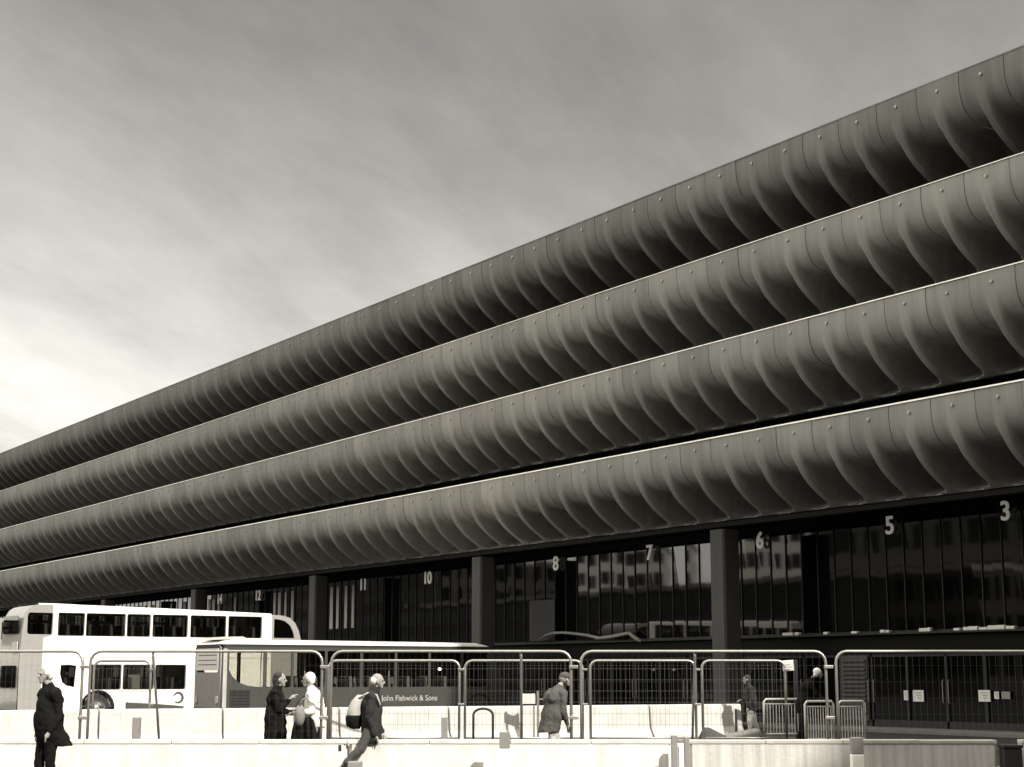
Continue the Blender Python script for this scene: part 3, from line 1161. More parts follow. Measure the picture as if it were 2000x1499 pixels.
# end facing the camera's left
e = plate('end_panel', [(0.02, .35), (SW - .02, .35), (SW - .02, 2.6), (SW - .3, 2.7), (.3, 2.7), (.02, 2.6)], [rrect(.22, SW - .22, 1.75, 2.18, .08)], -.03, .0, M_POST, sd, 'x')
dsp = MB()
dsp.prism(rrect(.18, SW - .18, 1.82, 2.56, .04), -.055, -.032, 'x')
dsp.build('route_display', M_SIGN, sd)  # display enlarged; the windscreen's reflection is put into its pale colour
bb = MB()
bb.prism(rrect(.14, SW - .14, 2.58, 2.69, .03), -.05, -.032, 'x')
for zz in (2.0, 2.15, 2.32):
    bb.prism(rrect(.3, SW - .35, zz, zz + .025, .008), -.0585, -.0552, 'x')
bb.build('display_trim', M_BLACK, sd)
lt = MB()
for yy in (.15, SW - .35):
    lt.prism(rrect(yy, yy + .2, .7, .95, .05), -.06, -.032, 'x')
lt.build('headlight', M_RIM, sd)
bp = MB()
bp.box(-.09, -.0, .05, SW - .05, .36, .55)
bp.build('bumper', M_UNDER, sd, bevel=.03)
fe = MB()
seg = [(SL, .55), (SL, 1.2), (SL - .12, 1.7), (SL - .5, 2.45), (SL - .62, 2.62)]
vs = []
for x, z in seg:
    vs += [(x + .004, .02, z), (x + .004, SW - .02, z)]
fe.add(vs, [(2 * i, 2 * i + 1, 2 * i + 3, 2 * i + 2) for i in range(4)])
fe.build('end_cap', M_DKP, sd)
cp = MB()
cp.box(.06, .2, -.012, .0, .56, 2.55)
cp.build('corner_strip', M_SKIRT, sd)
gr = MB()
gr.box(sloc(450), sloc(489), -.02, -.001, .32, 1.16)
for q in range(8):
    gr.box(sloc(452), sloc(487), -.035, -.02, .38 + q * .1, .41 + q * .1)
gr.build('grille', M_BLACK, sd)
wx1, wx2 = 3.35, 10.25
skt = MB()
for a, c in ((.0, sloc(449)), (sloc(490), wx1 - .55), (wx1 + .55, wx2 - .55), (wx2 + .55, SL)):
    skt.box(a, c, .01, SW - .01, .26, .548)
skt.build('skirt', M_SKIRT, sd)
for xx in (wx1, wx2):
    for yy in (.03, SW - .29):
        wheel(sd, xx, yy, .45, .26)
for xx in (wx1, wx2):
    ar = MB()
    ar.tube([(xx + .55 * math.cos(R(q)), -.01, .45 + .55 * math.sin(R(q))) for q in range(0, 181, 15)], .04, 6)
    ar.build('wheel_arch', M_BLACK, sd)
Mt = Matrix.Translation((sloc(800, 1363), -.008, HZ(1364, 61.5))) @ Matrix.Rotation(R(90), 4, 'X')
text('fleet_lettering', 'John Fishwick & Sons', .27, Mt, M_SKIRT, sd, .002, .003)
fl = MB()
fl.box(.1, SL - .2, .06, SW - .06, .56, .62)
fl.build('floor', M_UNDER, sd)
for q in range(2, 11):
    for yy in (.1, 1.3):
        seat_at(sd, 1.8 + q * .78, yy, .63, .82)
pl = MB()
for q in range(5):
    pl.tube([(1.9 + q * 1.7, 1.0, .63), (1.9 + q * 1.7, 1.0, 2.6)], .018, 6)
pl.build('grab_rail', M_SIGN, sd)
# lined inside: far wall partly solid towards the front
iw = MB()
iw.box(4.0, SL - .7, SW - .07, SW - .05, 1.2, 2.55)
iw.box(.1, SL - .7, .06, SW - .06, 2.56, 2.58)
iw.build('lining', M_UNDER, sd)
il = MB()
for px in (872, 919):
    x = sloc(px)
    il.ell((x, .5, 1.88), (.075, .03, .055))
il.build('interior_lamp', M_LAMP, sd)

# ------------------------------------------------------------------ tall temporary fence
RZ = -YAW


def fence_panel(px0, px1, Y, label, top=2.02, mesh_r=.0017, tilt=0.0, group='tall fence panels along the street', brace=None, r=.024, sag=0, wires=True, nv=None):
    X0, X1 = PX(px0, Y), PX(px1, Y)
    w = X1 - X0
    o = empty('temporary_fence', G((X0 + X1) / 2, Y), RZ + tilt, label, 'fence', group)
    h = w / 2 - r
    rc = .17
    pts = [(-h, 0, .08), (-h, 0, top - rc)] + [(-h + rc - rc * math.cos(R(a)), 0, top - rc + rc * math.sin(R(a))) for a in (22, 45, 67)] + [(-h + rc, 0, top)]
    pts += [(h - rc, 0, top)] + [(h - rc + rc * math.cos(R(a)), 0, top - rc + rc * math.sin(R(a))) for a in (67, 45, 22)] + [(h, 0, top - rc), (h, 0, .08)]
    f = MB()
    f.tube(pts, r, 8)
    f.tube([(-h, 0, .25), (h, 0, .25)], r * .7, 8)
    f.build('frame', M_GALV, o, smooth=True)
    if wires:
        wv = MB()
        n = nv or int(w / .1)
        for i in range(1, n):
            x = -h + 2 * h * i / n
            wv.box(x - mesh_r, x + mesh_r, -.004, .0, .26, top - .01)
        z = .3
        while z < top - .1:
            wv.box(-h, h, .0, .004, z - mesh_r * 1.3, z + mesh_r * 1.3)
            z += .25
        wv.build('wire_mesh', M_WIRE, o)
    if brace is not None:
        bx = PX(brace, Y) - (X0 + X1) / 2
        b_ = MB()
        b_.tube([(bx, .03, top), (bx, .05, top - .1), (bx + .005, .5, 1.1), (bx + .01, 1.0, .05)], .02, 8)
        b_.build('brace', M_GALV, o, smooth=True)
    cl_ = MB()
    for z in (1.78, 1.0):
        cl_.box(h - .03, h + .11, -.05, .03, z - .025, z + .025)
    cl_.build('clamp', M_GALV, o, bevel=.008)
    return o


def foot_block(px, Y, label):
    o = MB()
    o.prism([(-.11, 0), (.11, 0), (.09, .14), (-.09, .14)], -.33, .33, 'y')
    ob = o.build('concrete_block', M_KERB, bevel=.02)
    ob.location = G(PX(px, Y), Y, .004)
    ob.rotation_euler = (0, 0, RZ)
    tag(ob, label, 'concrete block', 'concrete feet of the fences')
    return ob


FY = 26.0
spec = [(-300, 165, 'fence panel at the far left, behind the man in the dark coat', None),
        (175, 632, 'tall fence panel with a rear brace in front of the double-decker bus', 298),
        (645, 1118, 'tall fence panel in front of the dark single-decker bus', 1018),
        (1132, 1615, 'tall fence panel in front of the column left of stand number 6', 1358),
        (1629, 2110, 'shaded tall fence panel at the right edge in front of the station doors', None)]
for a, c, lb, br in spec:
    fence_panel(a, c, FY, lb, brace=br, r=.022, mesh_r=.0005, tilt=random.uniform(-.02, .02))
FY2 = 38.0
spec2 = [(182, 298, 'short inner fence panel before the wheel of the double-decker bus', 0),
         (640, 900, 'inner wire mesh fence panel behind the man with the backpack', .0),
         (906, 1140, 'inner wire mesh fence panel behind the man in the grey coat', .0),
         (1150, 1360, 'inner wire mesh fence panel left of the one that overlaps the pedestrian barriers', .0),
         (1368, 1535, 'inner wire mesh fence panel farthest right, next to the small pale sign', .0)]
for a, c, lb, tl_ in spec2:
    fence_panel(a, c, FY2, lb, top=1.98, tilt=tl_, r=.03, mesh_r=.002, group='inner fence panels')
for px, Y, lb in ((170, FY, 'concrete foot under the first pair of fence posts'), (638, FY, 'concrete foot of the fence by the woman in the white cardigan'),
                  (1125, FY, 'concrete foot of the fence right of the man in the grey coat'), (1622, FY, 'concrete foot of the shaded fence posts'),
                  (903, FY2, 'concrete foot of the inner fence near the black hoop'), (1145, FY2, 'concrete foot of the inner fence beside the tall fence posts'), (1364, FY2, 'pale concrete foot of the inner fence beside the dark cloth')):
    foot_block(px, Y, lb)

# ------------------------------------------------------------------ concrete barriers behind the fence
A, B = Vector((PX(-60, 36.2), 36.2)), Vector((PX(1443, 44.6), 44.6))
tot = (B - A).length
nb_ = 7
ul = tot / nb_
ang_b = math.atan2(B.y - A.y, B.x - A.x)
prof = [(-.3, 0), (.3, 0), (.3, .1), (.14, .32), (.09, .86), (.06, .9), (-.06, .9), (-.09, .86), (-.14, .32), (-.3, .1)]
lab = ['leftmost white concrete barrier behind the man in the dark coat', 'white concrete barrier in front of the double-decker wheel', 'white concrete barrier in front of the single-decker grille',
       'white concrete barrier behind the woman in the white cardigan', 'white concrete barrier behind the man with the backpack', 'white concrete barrier behind the man in the grey coat', 'rightmost white concrete barrier, ending by the thin black post']
bme = None
for i in range(nb_):
    c = A + (B - A) * ((i + .5) / nb_)
    if bme is None:
        m = MB()
        hl = ul / 2 - .02
        m.prism(prof, -hl, hl, 'x')
        ob = m.build('concrete_barrier', M_BARR, bevel=.02)
        bme = ob
    else:
        ob = bme.copy()
        COL.objects.link(ob)
    ob.location = G(c.x, c.y)
    ob.rotation_euler = (0, 0, RZ + ang_b + random.uniform(-.006, .006))
    tag(ob, lab[i], 'concrete barrier', 'white concrete barriers behind the fence')

# ------------------------------------------------------------------ low wall along the bottom of the picture
WY = 25.0
WT = HZ(1446, WY)
segs = [(-640, -2, 'low white concrete wall section outside the left edge'), (2, 680, 'leftmost section of the low concrete wall, bright, behind the man in the dark coat'), (684, 1310, 'section of the low concrete wall with the bollard at its middle'),
        (1342, 1940, 'stained section of the low concrete wall passing from sun into shade'), (1988, 2640, 'shaded end section of the low concrete wall at the right edge')]
for a, c, lb in segs:
    X0, X1 = PX(a, WY), PX(c, WY)
    o = empty('low_wall', G((X0 + X1) / 2, WY), RZ, lb, 'wall', 'sections of the low wall')
    h = (X1 - X0) / 2
    m = MB()
    ch = .05
    m.prism([(-h, .1), (-h + ch, 0), (h - ch, 0), (h, .1), (h, .25), (-h, .25)], 0, WT - .062, 'z')
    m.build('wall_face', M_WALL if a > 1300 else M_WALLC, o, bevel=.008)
    m = MB()
    n = max(2, int((X1 - X0) / 1.1))
    for q in range(n):
        a0, a1 = -h + 2 * h * q / n, -h + 2 * h * (q + 1) / n - .008
        dz = random.uniform(-.004, .004)
        m.box(a0, a1, -.012, .262, WT - .06, WT + dz)
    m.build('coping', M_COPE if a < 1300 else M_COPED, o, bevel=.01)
    if a == 2:
        m = MB()
        hx = PX(667, WY) - (X0 + X1) / 2
        hz = HZ(1462, WY)
        m.box(hx - .022, hx + .022, -.006, .01, hz - .045, hz + .045)
        m.build('drain_slot', M_BLACK, o)
# bollards in front of it


def bollard(px, Y, topy, label, w=.155, split=None, group='bollards before the low wall', lit=True):
    h = HZ(topy, Y)
    o = empty('bollard', G(PX(px, Y), Y), RZ, label, 'bollard', group)
    zs_ = HZ(split, Y) if split else .25
    m = MB()
    m.box(-w / 2, w / 2, -w / 2, w / 2, zs_ + .002, h)
    m.build('post', M_POST, o, bevel=.012)
    m = MB()
    m.box(-w / 2 - .002, w / 2 + .002, -w / 2 - .002, w / 2 + .002, 0, zs_)
    m.build('white_sleeve', M_BAND, o, bevel=.012)
    return o


bollard(986, 24.4, 1430, 'grey topped bollard in front of the low wall, below the inner fence posts', split=1463)
bollard(1314, 24.4, 1437, 'grey bollard left of the white post at the gap in the low wall', w=.09, split=1502)
bollard(1338, 24.45, 1440, 'thin grey bollard right of the white post at the gap in the low wall', w=.08, split=1502)
bollard(1326, 24.7, 1444, 'white post filling the gap in the low wall', w=.09, split=1452)
bollard(1667, 24.4, 1441, 'bollard with a white foot in front of the low wall below the pedestrian barrier', w=.17, split=1474)
bollard(697, 24.15, 1488, 'short grey bollard under the shoe of the man with the backpack', w=.2, split=1560)
bollard(272, 33.0, 1402, 'slim grey bollard in front of the white barriers at left', w=.15, split=1490, group='bollards behind the low wall')
bollard(869, 33.0, 1402, 'slim grey bollard in front of the white barriers near the inner fence joint', w=.12, split=1490, group='bollards behind the low wall')
# black box put in for the dark recess of the right gap
m = MB()
bw = PX(1983, 24.9) - PX(1948, 24.9)
m.box(-bw / 2, bw / 2, -.12, .14, 0, HZ(1462, 24.9))
m.box(-bw / 2 - .015, bw / 2 + .015, -.135, .155, HZ(1462, 24.9) + .002, HZ(1462, 24.9) + .05)
ob = m.build('gap_box', M_BLACK, bevel=.01)
ob.location = G(PX(1965, 24.9), 24.9)
ob.rotation_euler = (0, 0, RZ)
tag(ob, 'black box standing in the gap at the right end of the low wall', 'box')

# black hoop
m = MB()
X = PX(925, 30)
w = PX(963, 30) - X
pts = [(0, 0, 0), (0, 0, .95)] + [(w / 2 - w / 2 * math.cos(R(a)), 0, .95 + w * .32 * math.sin(R(a))) for a in range(20, 180, 20)] + [(w, 0, .95), (w, 0, 0)]
m.tube(pts, .022, 8)
ob = m.build('cycle_hoop', M_BLACK, smooth=True)
ob.location = G(X, 30)
ob.rotation_euler = (0, 0, RZ)
tag(ob, 'black hooped cycle stand left of the man in the grey coat', 'cycle stand')

# sign board on two legs behind the inner fence
o = empty('notice_board', G(PX(1031, 41), 41), RZ, 'pale rectangular board on posts left of the man in the grey coat', 'sign')
m = MB()
m.box(-.18, .18, -.02, .02, HZ(1376, 41), HZ(1356, 41))
m.build('board', M_SIGN, o, bevel=.008)
m = MB()
m.box(-.17, -.12, .022, .06, 0, HZ(1355, 41))
m.box(.12, .17, .022, .06, 0, HZ(1355, 41))
m.build('post', M_POST, o)
m = MB()
m.box(PX(1048, 41) - PX(1031, 41), PX(1053, 41) - PX(1031, 41), .0, .05, 0, HZ(1350, 41))
m.box(PX(1048, 41) - PX(1031, 41), PX(1066, 41) - PX(1031, 41), -.012, .0, HZ(1368, 41), HZ(1365, 41))
m.build('rail', M_GALV, o)

# small sign on a dark post
o = empty('small_sign', G(PX(1550, 43), 43), RZ, 'small pale square sign on a dark post beside the stooping man', 'sign')
m = MB()
m.box(-.16, .13, -.03, 0, HZ(1311, 43), HZ(1290, 43))
ob = m.build('plate', M_SIGN, o, bevel=.01)
ob.rotation_euler = (0, R(-4), 0)
m = MB()
m.box(.0, .1, .002, .1, 0, HZ(1289, 43))
m.build('post', M_BLACK, o)
m = MB()
m.box(-.09, .07, -.034, -.031, HZ(1304, 43), HZ(1303, 43))
m.box(-.09, .04, -.034, -.031, HZ(1299, 43), HZ(1298, 43))
m.build('print', M_POST, o).rotation_euler = (0, R(-4), 0)

# black thin post
m = MB()
m.tube([(0, 0, 0), (0, 0, HZ(1386, 43))], .035, 10)
m.tube([(0, 0, 0), (0, 0, .05)], .09, 10)
ob = m.build('thin_post', M_BLACK)
ob.location = G(PX(1435, 43), 43)
tag(ob, 'thin black post at the right end of the white barriers', 'post')
# heap of cloth and a sheet leaning on it
m = MB()
random.seed(4)
rings = [(0, 0, 0, .42, .3), (.0, 0, .1, .4, .28), (-.08, 0, .22, .26, .2), (-.16, 0, .33, .13, .1), (-.18, 0, .38, .05, .04)]
m.loft(rings, 18, .09)
ob = m.build('cloth_heap', mat('dark_cloth', .06, .95, var=.3, scale=8, bump=.5), smooth=True)
ob.location = G(PX(1392, 41.5), 41.5)
ob.rotation_euler = (0, 0, RZ)
tag(ob, 'dark cloth heaped on the ground before the rightmost white barrier', 'cloth')
m = MB()
m.add([(-.5, -.3, .02), (.6, -.3, .02), (.6, .3, .02), (-.5, .3, .02), (-.5, -.3, .12), (.6, -.3, .32), (.6, .3, .36), (-.5, .3, .14)],
      [(0, 3, 2, 1), (4, 5, 6, 7), (0, 1, 5, 4), (1, 2, 6, 5), (2, 3, 7, 6), (3, 0, 4, 7)])
ob = m.build('sand_bag', M_POST, bevel=.08)
ob.location = G(PX(1432, 41.8), 41.8)
ob.rotation_euler = (0, 0, RZ)
tag(ob, 'grey sloping sandbag beside the dark cloth heap', 'sandbag')

# ------------------------------------------------------------------ pedestrian barriers


def ped_barrier(pxa, pxb, Y, rz, label, top=1.06, group='pedestrian barriers'):
    X0, X1 = PX(pxa, Y), PX(pxb, Y)
    w = (X1 - X0) / math.cos(rz)
    o = empty('pedestrian_barrier', G((X0 + X1) / 2, Y), RZ + rz, label, 'barrier', group)
    h = w / 2
    f = MB()
    pts = [(-h, 0, .05), (-h, 0, top - .06), (-h + .06, 0, top), (h - .06, 0, top), (h, 0, top - .06), (h, 0, .05)]
    f.tube(pts, .028, 8)
    f.tube([(-h, 0, .2), (h, 0, .2)], .024, 8)
    f.tube([(-h, 0, top - .12), (h, 0, top - .12)], .016, 8)
    f.build('frame', M_PEDB, o, smooth=True)
    b_ = MB()
    n = int(w / .075)
    for q in range(1, n):
        x = -h + w * q / n
        b_.tube([(x, 0, .2), (x, 0, top - .12)], .011, 5)
    b_.build('bars', M_PEDB, o)
    ft = MB()
    for x in (-h * .85, h * .85):
        ft.tube([(x, -.28, .0), (x, -.24, .05), (x, .24, .05), (x, .28, 0)], .02, 6)
    ft.build('foot', M_PEDB, o)
    return o


ped_barrier(1489, 1562, 42.0, .12, 'pedestrian barrier between the dark-topped pedestrian and the stooping man')
ped_barrier(1566, 1628, 38.5, .55, 'pedestrian barrier just left of the shaded tall fence posts')
ped_barrier(1632, 1688, 38.6, .45, 'rightmost pedestrian barrier, seen through the shaded tall fence')

# ------------------------------------------------------------------ people
M_SKIN = mat('skin', 0.27, 0.6, var=.06, scale=20, tint=(1, .93, .83))
M_COATB = mat('black_coat', 0.01, 0.95, ior=1.15, var=.3, scale=7, bump=.3, bscale=9)
M_COATG = mat('grey_coat', 0.075, 0.9, ior=1.2, var=.2, scale=6, bump=.4, bscale=9)
M_JACK = mat('dark_jacket', 0.028, 0.95, ior=1.2, var=.3, scale=6, bump=.4, bscale=9)
M_CARD = mat('white_cardigan', 0.72, 0.9, var=.1, scale=8, bump=.4, bscale=12)
M_TROUB = mat('black_trousers', 0.008, .95, ior=1.15, var=.3, scale=6)
M_TROUG = mat('grey_trousers', 0.045, .9, var=.2, scale=6)
M_TROUL = mat('light_trousers', 0.42, .9, var=.15, scale=6)
M_HAIRW = mat('white_hair', 0.8, .8, var=.12, scale=25, bump=.4, bscale=60)
M_HAIRD = mat('dark_hair', 0.025, .7, var=.3, scale=25, bump=.4, bscale=60)
M_SHOE = mat('black_shoe', 0.015, .5)
M_BAGL = mat('light_bag', 0.4, .8, var=.15, scale=8)


def remesh(o, vox, sm=3):
    m = o.modifiers.new('remesh', 'REMESH')
    m.mode = 'VOXEL'
    m.voxel_size = vox
    m.use_smooth_shade = True
    s = o.modifiers.new('smooth', 'SMOOTH')
    s.factor = .5
    s.iterations = sm


FOLD = bpy.data.textures.new('cloth_folds', 'CLOUDS')
FOLD.noise_scale = 0.16
FOLD.noise_depth = 2


def folds(o, st):
    d = o.modifiers.new('folds', 'DISPLACE')
    d.texture = FOLD
    d.texture_coords = 'GLOBAL'
    d.strength = st
    d.mid_level = 0.5


def V(*a):
    return Vector(a)


def person(X, Y, face, label, H=1.68, lean=0.0, hipz=None, legs=None, arms=None, coat=None, coat_hem=.78, flare=.0, trousers=None,
           hair='short', hairm=None, headfwd=.04, rot=0.0, skirt=False, tail=0.0, stoop=0.0, z0=0.0, sleeves=None):
    """face=+1 looks to the right of the picture, -1 to the left; local x is the way the person faces"""
    k = H / 1.75
    o = empty('person', G(X, Y, z0), RZ + (0 if face > 0 else math.pi) + rot, label, 'person')
    hz = (hipz or .93) * k
    hip = V(0, 0, hz)
    sl, clr = math.sin(lean), math.cos(lean)
    chest = hip + V(sl * .36 * k, 0, clr * .36 * k)
    shz = hip + V(sl * .52 * k + stoop * .3, 0, clr * .52 * k - stoop * .1)
    neck = shz + V((sl * .07 + headfwd * .6) * k, 0, .06 * k)
    head = neck + V((headfwd + sl * .06) * k, 0, .155 * k)
    legs = legs or {}
    arms = arms or {}
    b_ = MB()
    # torso
    b_.cap(hip + V(0, .06, .02), hip + V(0, -.06, .02), .11 * k, .11 * k)
    b_.cap(hip, chest, .1 * k, .11 * k)
    b_.cap(chest + V(0, .07, .03), shz + V(0, .1, -.04), .09 * k, .07 * k)
    b_.cap(chest + V(0, -.07, .03), shz + V(0, -.1, -.04), .09 * k, .07 * k)
    b_.cap(shz, neck + V(.01, 0, .05), .07 * k, .055 * k)
    # head: cranium, jaw, nose, ears, brow, lips
    b_.ell(head + V(-.012, 0, .025), (.1 * k, .078 * k, .1 * k))
    b_.cap(head + V(.03, 0, -.03) * k, head + V(.055, 0, -.085) * k, .06 * k, .032 * k)
    b_.cap(head + V(.088, 0, .01) * k, head + V(.105, 0, -.025) * k, .01 * k, .016 * k)
    b_.cap(head + V(.08, -.03, .025) * k, head + V(.08, .03, .025) * k, .014 * k, .014 * k)
    b_.cap(head + V(.082, -.018, -.055) * k, head + V(.082, .018, -.055) * k, .009 * k, .009 * k)
    for e in (-1, 1):
        b_.ell(head + V(-.005, e * .08, -.005) * k, (.022 * k, .012 * k, .034 * k), 8, 6)
    cm, sm_ = MB(), MB()
    tr = MB()
    sh = MB()
    for side, e in (('L', 1), ('R', -1)):
        hp = hip + V(0, e * .095 * k, -.02)
        kn, an = legs.get(side, ((.03, .5), (-.02, .09)))
        ko = legs.get(side + 'y', 0)
        kn = V(kn[0], e * (.1 + ko * .6) * k, kn[1])
        an = V(an[0], e * (.09 + ko) * k, an[1])
        b_.cap(hp, kn, .085 * k, .056 * k)
        b_.cap(kn, an, .056 * k, .038 * k)
        ft_d = V(.17, e * .015, -.045) * k
        pt = legs.get(side + 'p')
        if pt is not None:
            ft_d = V(.17 * math.cos(pt), e * .01, -.17 * math.sin(pt)) * k
        b_.cap(an + V(-.03, 0, -.04) * k, an + ft_d, .036 * k, .026 * k)
        sh.cap(an + V(-.04, 0, -.04) * k, an + ft_d, .046 * k, .036 * k)
        sh.cap(an + V(0, 0, .0), an + V(-.02, 0, -.04) * k, .05 * k, .045 * k)
        if trousers:
            tr.cap(hp + V(0, -e * .02, .05), kn, .105 * k, .072 * k)
            tr.cap(kn, an + V(0, 0, .03), .072 * k, .06 * k)
        so = shz + V(0, e * .18 * k, -.03 * k)
        el_, ha = arms.get(side, ((.0, -.3), (.1, -.52)))
        ey = arms.get(side + 'y', .05)
        el_ = so + V(el_[0], e * .05 * k, el_[1])
        ha = so + V(ha[0], e * (.05 - ey) * k, ha[1])
        b_.cap(shz + V(0, e * .08 * k, -.02), so, .06 * k, .055 * k)
        b_.cap(so, el_, .052 * k, .042 * k)
        fd = (ha - el_).normalized()
        b_.cap(el_, ha, .042 * k, .028 * k)
        # hand
        sd_ = V(0, 0, 1).cross(fd)
        if sd_.length < .2:
            sd_ = V(1, 0, 0)
        sd_.normalize()
        upv = fd.cross(sd_).normalized()
        pc = ha + fd * .055 * k
        b_.cap(ha, pc + fd * .02, .026 * k, .033 * k)
        b_.cap(pc - sd_ * .018, pc + sd_ * .018 + fd * .02, .02 * k, .019 * k)
        for q, fl_ in enumerate((.062, .075, .07, .055)):
            base = pc + sd_ * ((q - 1.5) * .019) + fd * .035
            midf = base + fd * fl_ * .55 - upv * .008
            b_.cap(base, midf, .0095, .009, 8, 3)
            b_.cap(midf, midf + (fd * .7 - upv * .7).normalized() * fl_ * .45, .009, .0075, 8, 3)
        tb = pc - sd_ * .03 - fd * .015
        tm = tb + (fd * .6 - sd_ * .8 - upv * .2).normalized() * .035
        b_.cap(tb, tm, .012, .011, 8, 3)
        b_.cap(tm, tm + (fd * .9 - sd_ * .2 - upv * .3).normalized() * .03, .0105, .008, 8, 3)
        sm = sm_
        sm.cap(shz + V(-.005, e * .05 * k, -.04), so, .108 * k, .085 * k)
        sm.cap(so, el_, .078 * k, .062 * k)
        sm.cap(el_, ha - fd * .02, .062 * k, .048 * k)
    # coat body
    hem = coat_hem * k
    rings = []
    nr = 9
    for i in range(nr + 1):
        t = i / nr
        z = hem + (shz.z - .03 - hem) * t
        if z > hz:
            f_ = (z - hz) / (shz.z - hz)
            cxm = hip.x + (shz.x - hip.x) * f_
        else:
            cxm = hip.x - tail * (hz - z) / max(hz - hem, .01)
        wv = 1 + flare * (1 - t) ** 1.5
        rx = (.15 - .0 * t) * k * wv + (.02 * math.sin(math.pi * t)) * k
        ry = (.175 + .03 * math.sin(math.pi * min(t * 1.1, 1))) * k * (1 + flare * .6 * (1 - t))
        if t > .85:
            rx *= 1 - (t - .85) * 1.6
            ry *= 1 - (t - .85) * .6
        rings.append((cxm, 0, z, rx, ry))
    cm.loft(rings, 24, .02)
    cm.cap(shz + V(.0, 0, -.02), neck + V(0, 0, .015), .12 * k, .08 * k)
    cm.cap(chest, shz + V(0, 0, -.05), .17 * k, .13 * k)
    cm.cap(chest + V(-.02, .07, .04), shz + V(-.01, .09, -.06), .145 * k, .125 * k)
    cm.cap(chest + V(-.02, -.07, .04), shz + V(-.01, -.09, -.06), .145 * k, .125 * k)
    body = b_.build('body', M_SKIN, o)
    remesh(body, .0075, 2)
    for part, mm in ((cm, coat),):
        part.v += []
        n0 = len(part.v)
        part.f += [tuple(i + n0 for i in f) for f in sm_.f]
        part.v += sm_.v
        c_ = part.build('coat', mm, o)
        remesh(c_, .012, 2)
        folds(c_, .06)
    if trousers:
        t_ = tr.build('trousers', trousers, o)
        remesh(t_, .012, 2)
        folds(t_, .04)
    s_o = sh.build('shoes', M_SHOE, o)
    remesh(s_o, .01, 2)
    hm = MB()
    if hair in ('short', 'long'):
        hm.ell(head + V(-.028, 0, .045) * k, (.098 * k, .09 * k, .098 * k))
        hm.ell(head + V(-.055, 0, -.01) * k, (.065 * k, .085 * k, .075 * k))
        if hair == 'long':
            hm.cap(head + V(-.05, 0, 0) * k, head + V(-.06, 0, -.14) * k, .085 * k, .06 * k)
    elif hair == 'thin':
        hm.ell(head + V(-.04, 0, .02) * k, (.085 * k, .083 * k, .085 * k))
    elif hair == 'cap':
        hm.ell(head + V(-.01, 0, .05) * k, (.106 * k, .09 * k, .085 * k))
        hm.cap(head + V(.06, -.03, .05) * k, head + V(.14, 0, .035) * k, .03 * k, .02 * k)
    ho = hm.build('hair' if hair != 'cap' else 'cap', hairm, o)
    remesh(ho, .008, 1)
    folds(ho, .03)
    ey_ = MB()
    for e in (-1, 1):
        ey_.ell(head + V(.082, e * .03, .008) * k, (.012, .013, .01), 8, 6)
    ey_.build('eye', M_INK, o, smooth=True)
    return o, dict(head=head, shz=shz, hip=hip, k=k)


# man in the dark coat, left
person(PX(103, 22.6), 22.6, -1, 'white-haired man in a dark flared coat standing at the far left', H=1.74, coat=M_COATB, coat_hem=.72, flare=.35, tail=.12,
       trousers=M_TROUB, hair='short', hairm=M_HAIRW, rot=.75, lean=.05, arms={'L': ((-.05, -.29), (.06, -.5)), 'R': ((-.1, -.28), (.02, -.5))},
       legs={'L': ((.02, .5), (-.04, .09)), 'R': ((.08, .5), (.03, .09))})
# person in black, facing right
person(PX(541, 27.0), 27.0, 1, 'person in a long black coat facing right with one hand raised', H=1.66, coat=M_COATB, coat_hem=.5, flare=.2,
       trousers=M_TROUB, hair='long', hairm=M_HAIRD, arms={'R': ((.08, -.24), (.24, -.08)), 'L': ((.06, -.26), (.24, -.3)), 'Ry': .1, 'Ly': .1},
       legs={'L': ((.14, .48), (.2, .09)), 'R': ((-.08, .47), (-.2, .11))})
# woman in the white cardigan, facing left
person(PX(619, 27.2), 27.2, -1, 'white-haired woman in a white cardigan facing left with her forearm held out', H=1.66, coat=M_CARD, coat_hem=.86, flare=.05,
       trousers=M_TROUB, hair='short', hairm=M_HAIRW, lean=.12, arms={'R': ((-.02, -.27), (.26, -.25)), 'L': ((-.02, -.27), (.26, -.3)), 'Ry': .05, 'Ly': .05},
       legs={'L': ((.1, .48), (.08, .09)), 'R': ((-.02, .48), (-.14, .09))})
# her dark skirted lower half and shoulder bag
m = MB()
m.loft([(0, 0, .3, .26, .2), (0, 0, .55, .235, .2), (0, 0, .8, .19, .19), (0, 0, .95, .15, .17), (0, 0, 1.0, .1, .12)], 20, .03)
ob = m.build('shopping_trolley_bag', M_COATB, smooth=True)
ob.location = G(PX(597, 26.6), 26.6, 0)
ob.rotation_euler = (0, 0, RZ)
tag(ob, 'dark full shopping bag held in front of the white-haired woman', 'bag')
m = MB()
m.ell((0, 0, 1.06), (.085, .1, .17))
m.tube([(0, -.05, 1.2), (.03, -.05, 1.3), (.1, -.05, 1.34)], .012, 6)
ob = m.build('hand_bag', mat('grey_bag', .2, .7, var=.3, scale=6), smooth=True)
ob.location = G(PX(588, 26.3), 26.3, -.03)
ob.rotation_euler = (0, 0, RZ)
tag(ob, 'grey handbag hanging from the forearm of the white-haired woman', 'bag')

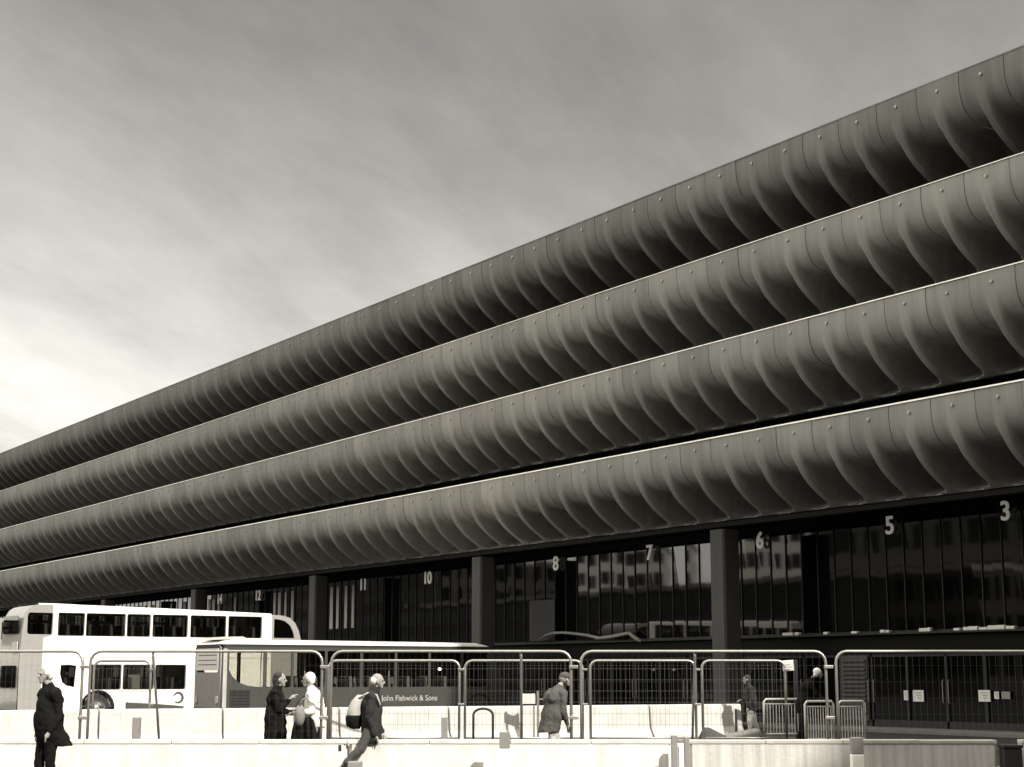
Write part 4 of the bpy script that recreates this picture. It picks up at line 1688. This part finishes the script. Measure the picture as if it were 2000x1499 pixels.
# man with the backpack, stepping over the low wall
mo, md = person(PX(727, 25.1), 25.1, 1, 'man with a light backpack striding right across the low wall', H=1.62, coat=M_JACK, coat_hem=.7, flare=.02, hipz=.95, lean=.03,
                trousers=M_TROUG, hair='thin', hairm=M_HAIRW, headfwd=.05,
                arms={'R': ((-.04, -.3), (.06, -.56)), 'L': ((.02, -.3), (.14, -.52))},
                legs={'L': ((.14, .5), (.08, .09)), 'Ly': .26, 'R': ((-.14, .56), (-.33, .36)), 'Ry': .22, 'Rp': .35})
bk = md['shz']
m = MB()
m.loft([(bk.x - .25, 0, bk.z - .42, .07, .12), (bk.x - .28, 0, bk.z - .36, .11, .14), (bk.x - .27, 0, bk.z - .22, .11, .15), (bk.x - .22, 0, bk.z - .08, .09, .14), (bk.x - .18, 0, bk.z - .0, .05, .1)], 18, .02)
ob = m.build('backpack', M_BAGL, smooth=True)
ob.matrix_world = mo.matrix_basis.copy()
tag(ob, 'light backpack with a dark bottom worn by the man crossing the wall', 'backpack')
m2 = MB()
m2.loft([(bk.x - .24, 0, bk.z - .5, .06, .1), (bk.x - .28, 0, bk.z - .46, .11, .14), (bk.x - .285, 0, bk.z - .36, .118, .148), (bk.x - .28, 0, bk.z - .3, .116, .154)], 18, .02)
m2.build('base', M_COATB, ob, smooth=True)
m2 = MB()
m2.tube([(bk.x - .2, -.12, bk.z - .05), (bk.x - .06, -.13, bk.z + .03), (bk.x + .07, -.13, bk.z + .0), (bk.x + .13, -.14, bk.z - .15)], .016, 6)
m2.build('strap', M_BAGL, ob, smooth=True)

# stooped man in the grey coat
person(PX(1076, 28), 28.0, 1, 'stooped man in a grey coat walking right, seen from behind, by the tall fence posts', H=1.68, coat=M_COATG, coat_hem=.74, flare=.22, lean=.16, stoop=.1,
       trousers=M_TROUL, hair='cap', hairm=M_COATG, headfwd=.1, rot=.55, tail=.05,
       arms={'R': ((.0, -.29), (.1, -.5)), 'L': ((.05, -.28), (.12, -.5))},
       legs={'L': ((.2, .5), (.26, .09)), 'R': ((-.05, .48), (-.3, .14))})
# pedestrian in a dark top by the barriers
person(PX(1466, 43.6), 43.6, -1, 'pedestrian in a dark top and light trousers standing right of the thin black post', H=1.62, coat=M_JACK, coat_hem=.8, flare=.05,
       trousers=M_TROUL, hair='long', hairm=M_HAIRD, arms={'R': ((.0, -.27), (.18, -.3)), 'L': ((-.04, -.28), (.06, -.48))}, lean=.1,
       legs={'L': ((.08, .47), (.04, .09)), 'R': ((-.08, .47), (-.2, .1))})
# stooping man by the shaded posts
person(PX(1566, 41.2), 41.2, 1, 'white-haired man in black stooping over the pedestrian barrier', H=1.8, coat=M_COATB, coat_hem=.72, flare=.1, lean=.3,
       trousers=M_TROUB, hair='short', hairm=M_HAIRW, headfwd=.12, arms={'R': ((.12, -.24), (.36, -.42)), 'L': ((.12, -.24), (.4, -.36))},
       legs={'L': ((.05, .5), (-.02, .09)), 'R': ((-.05, .5), (-.14, .09))})
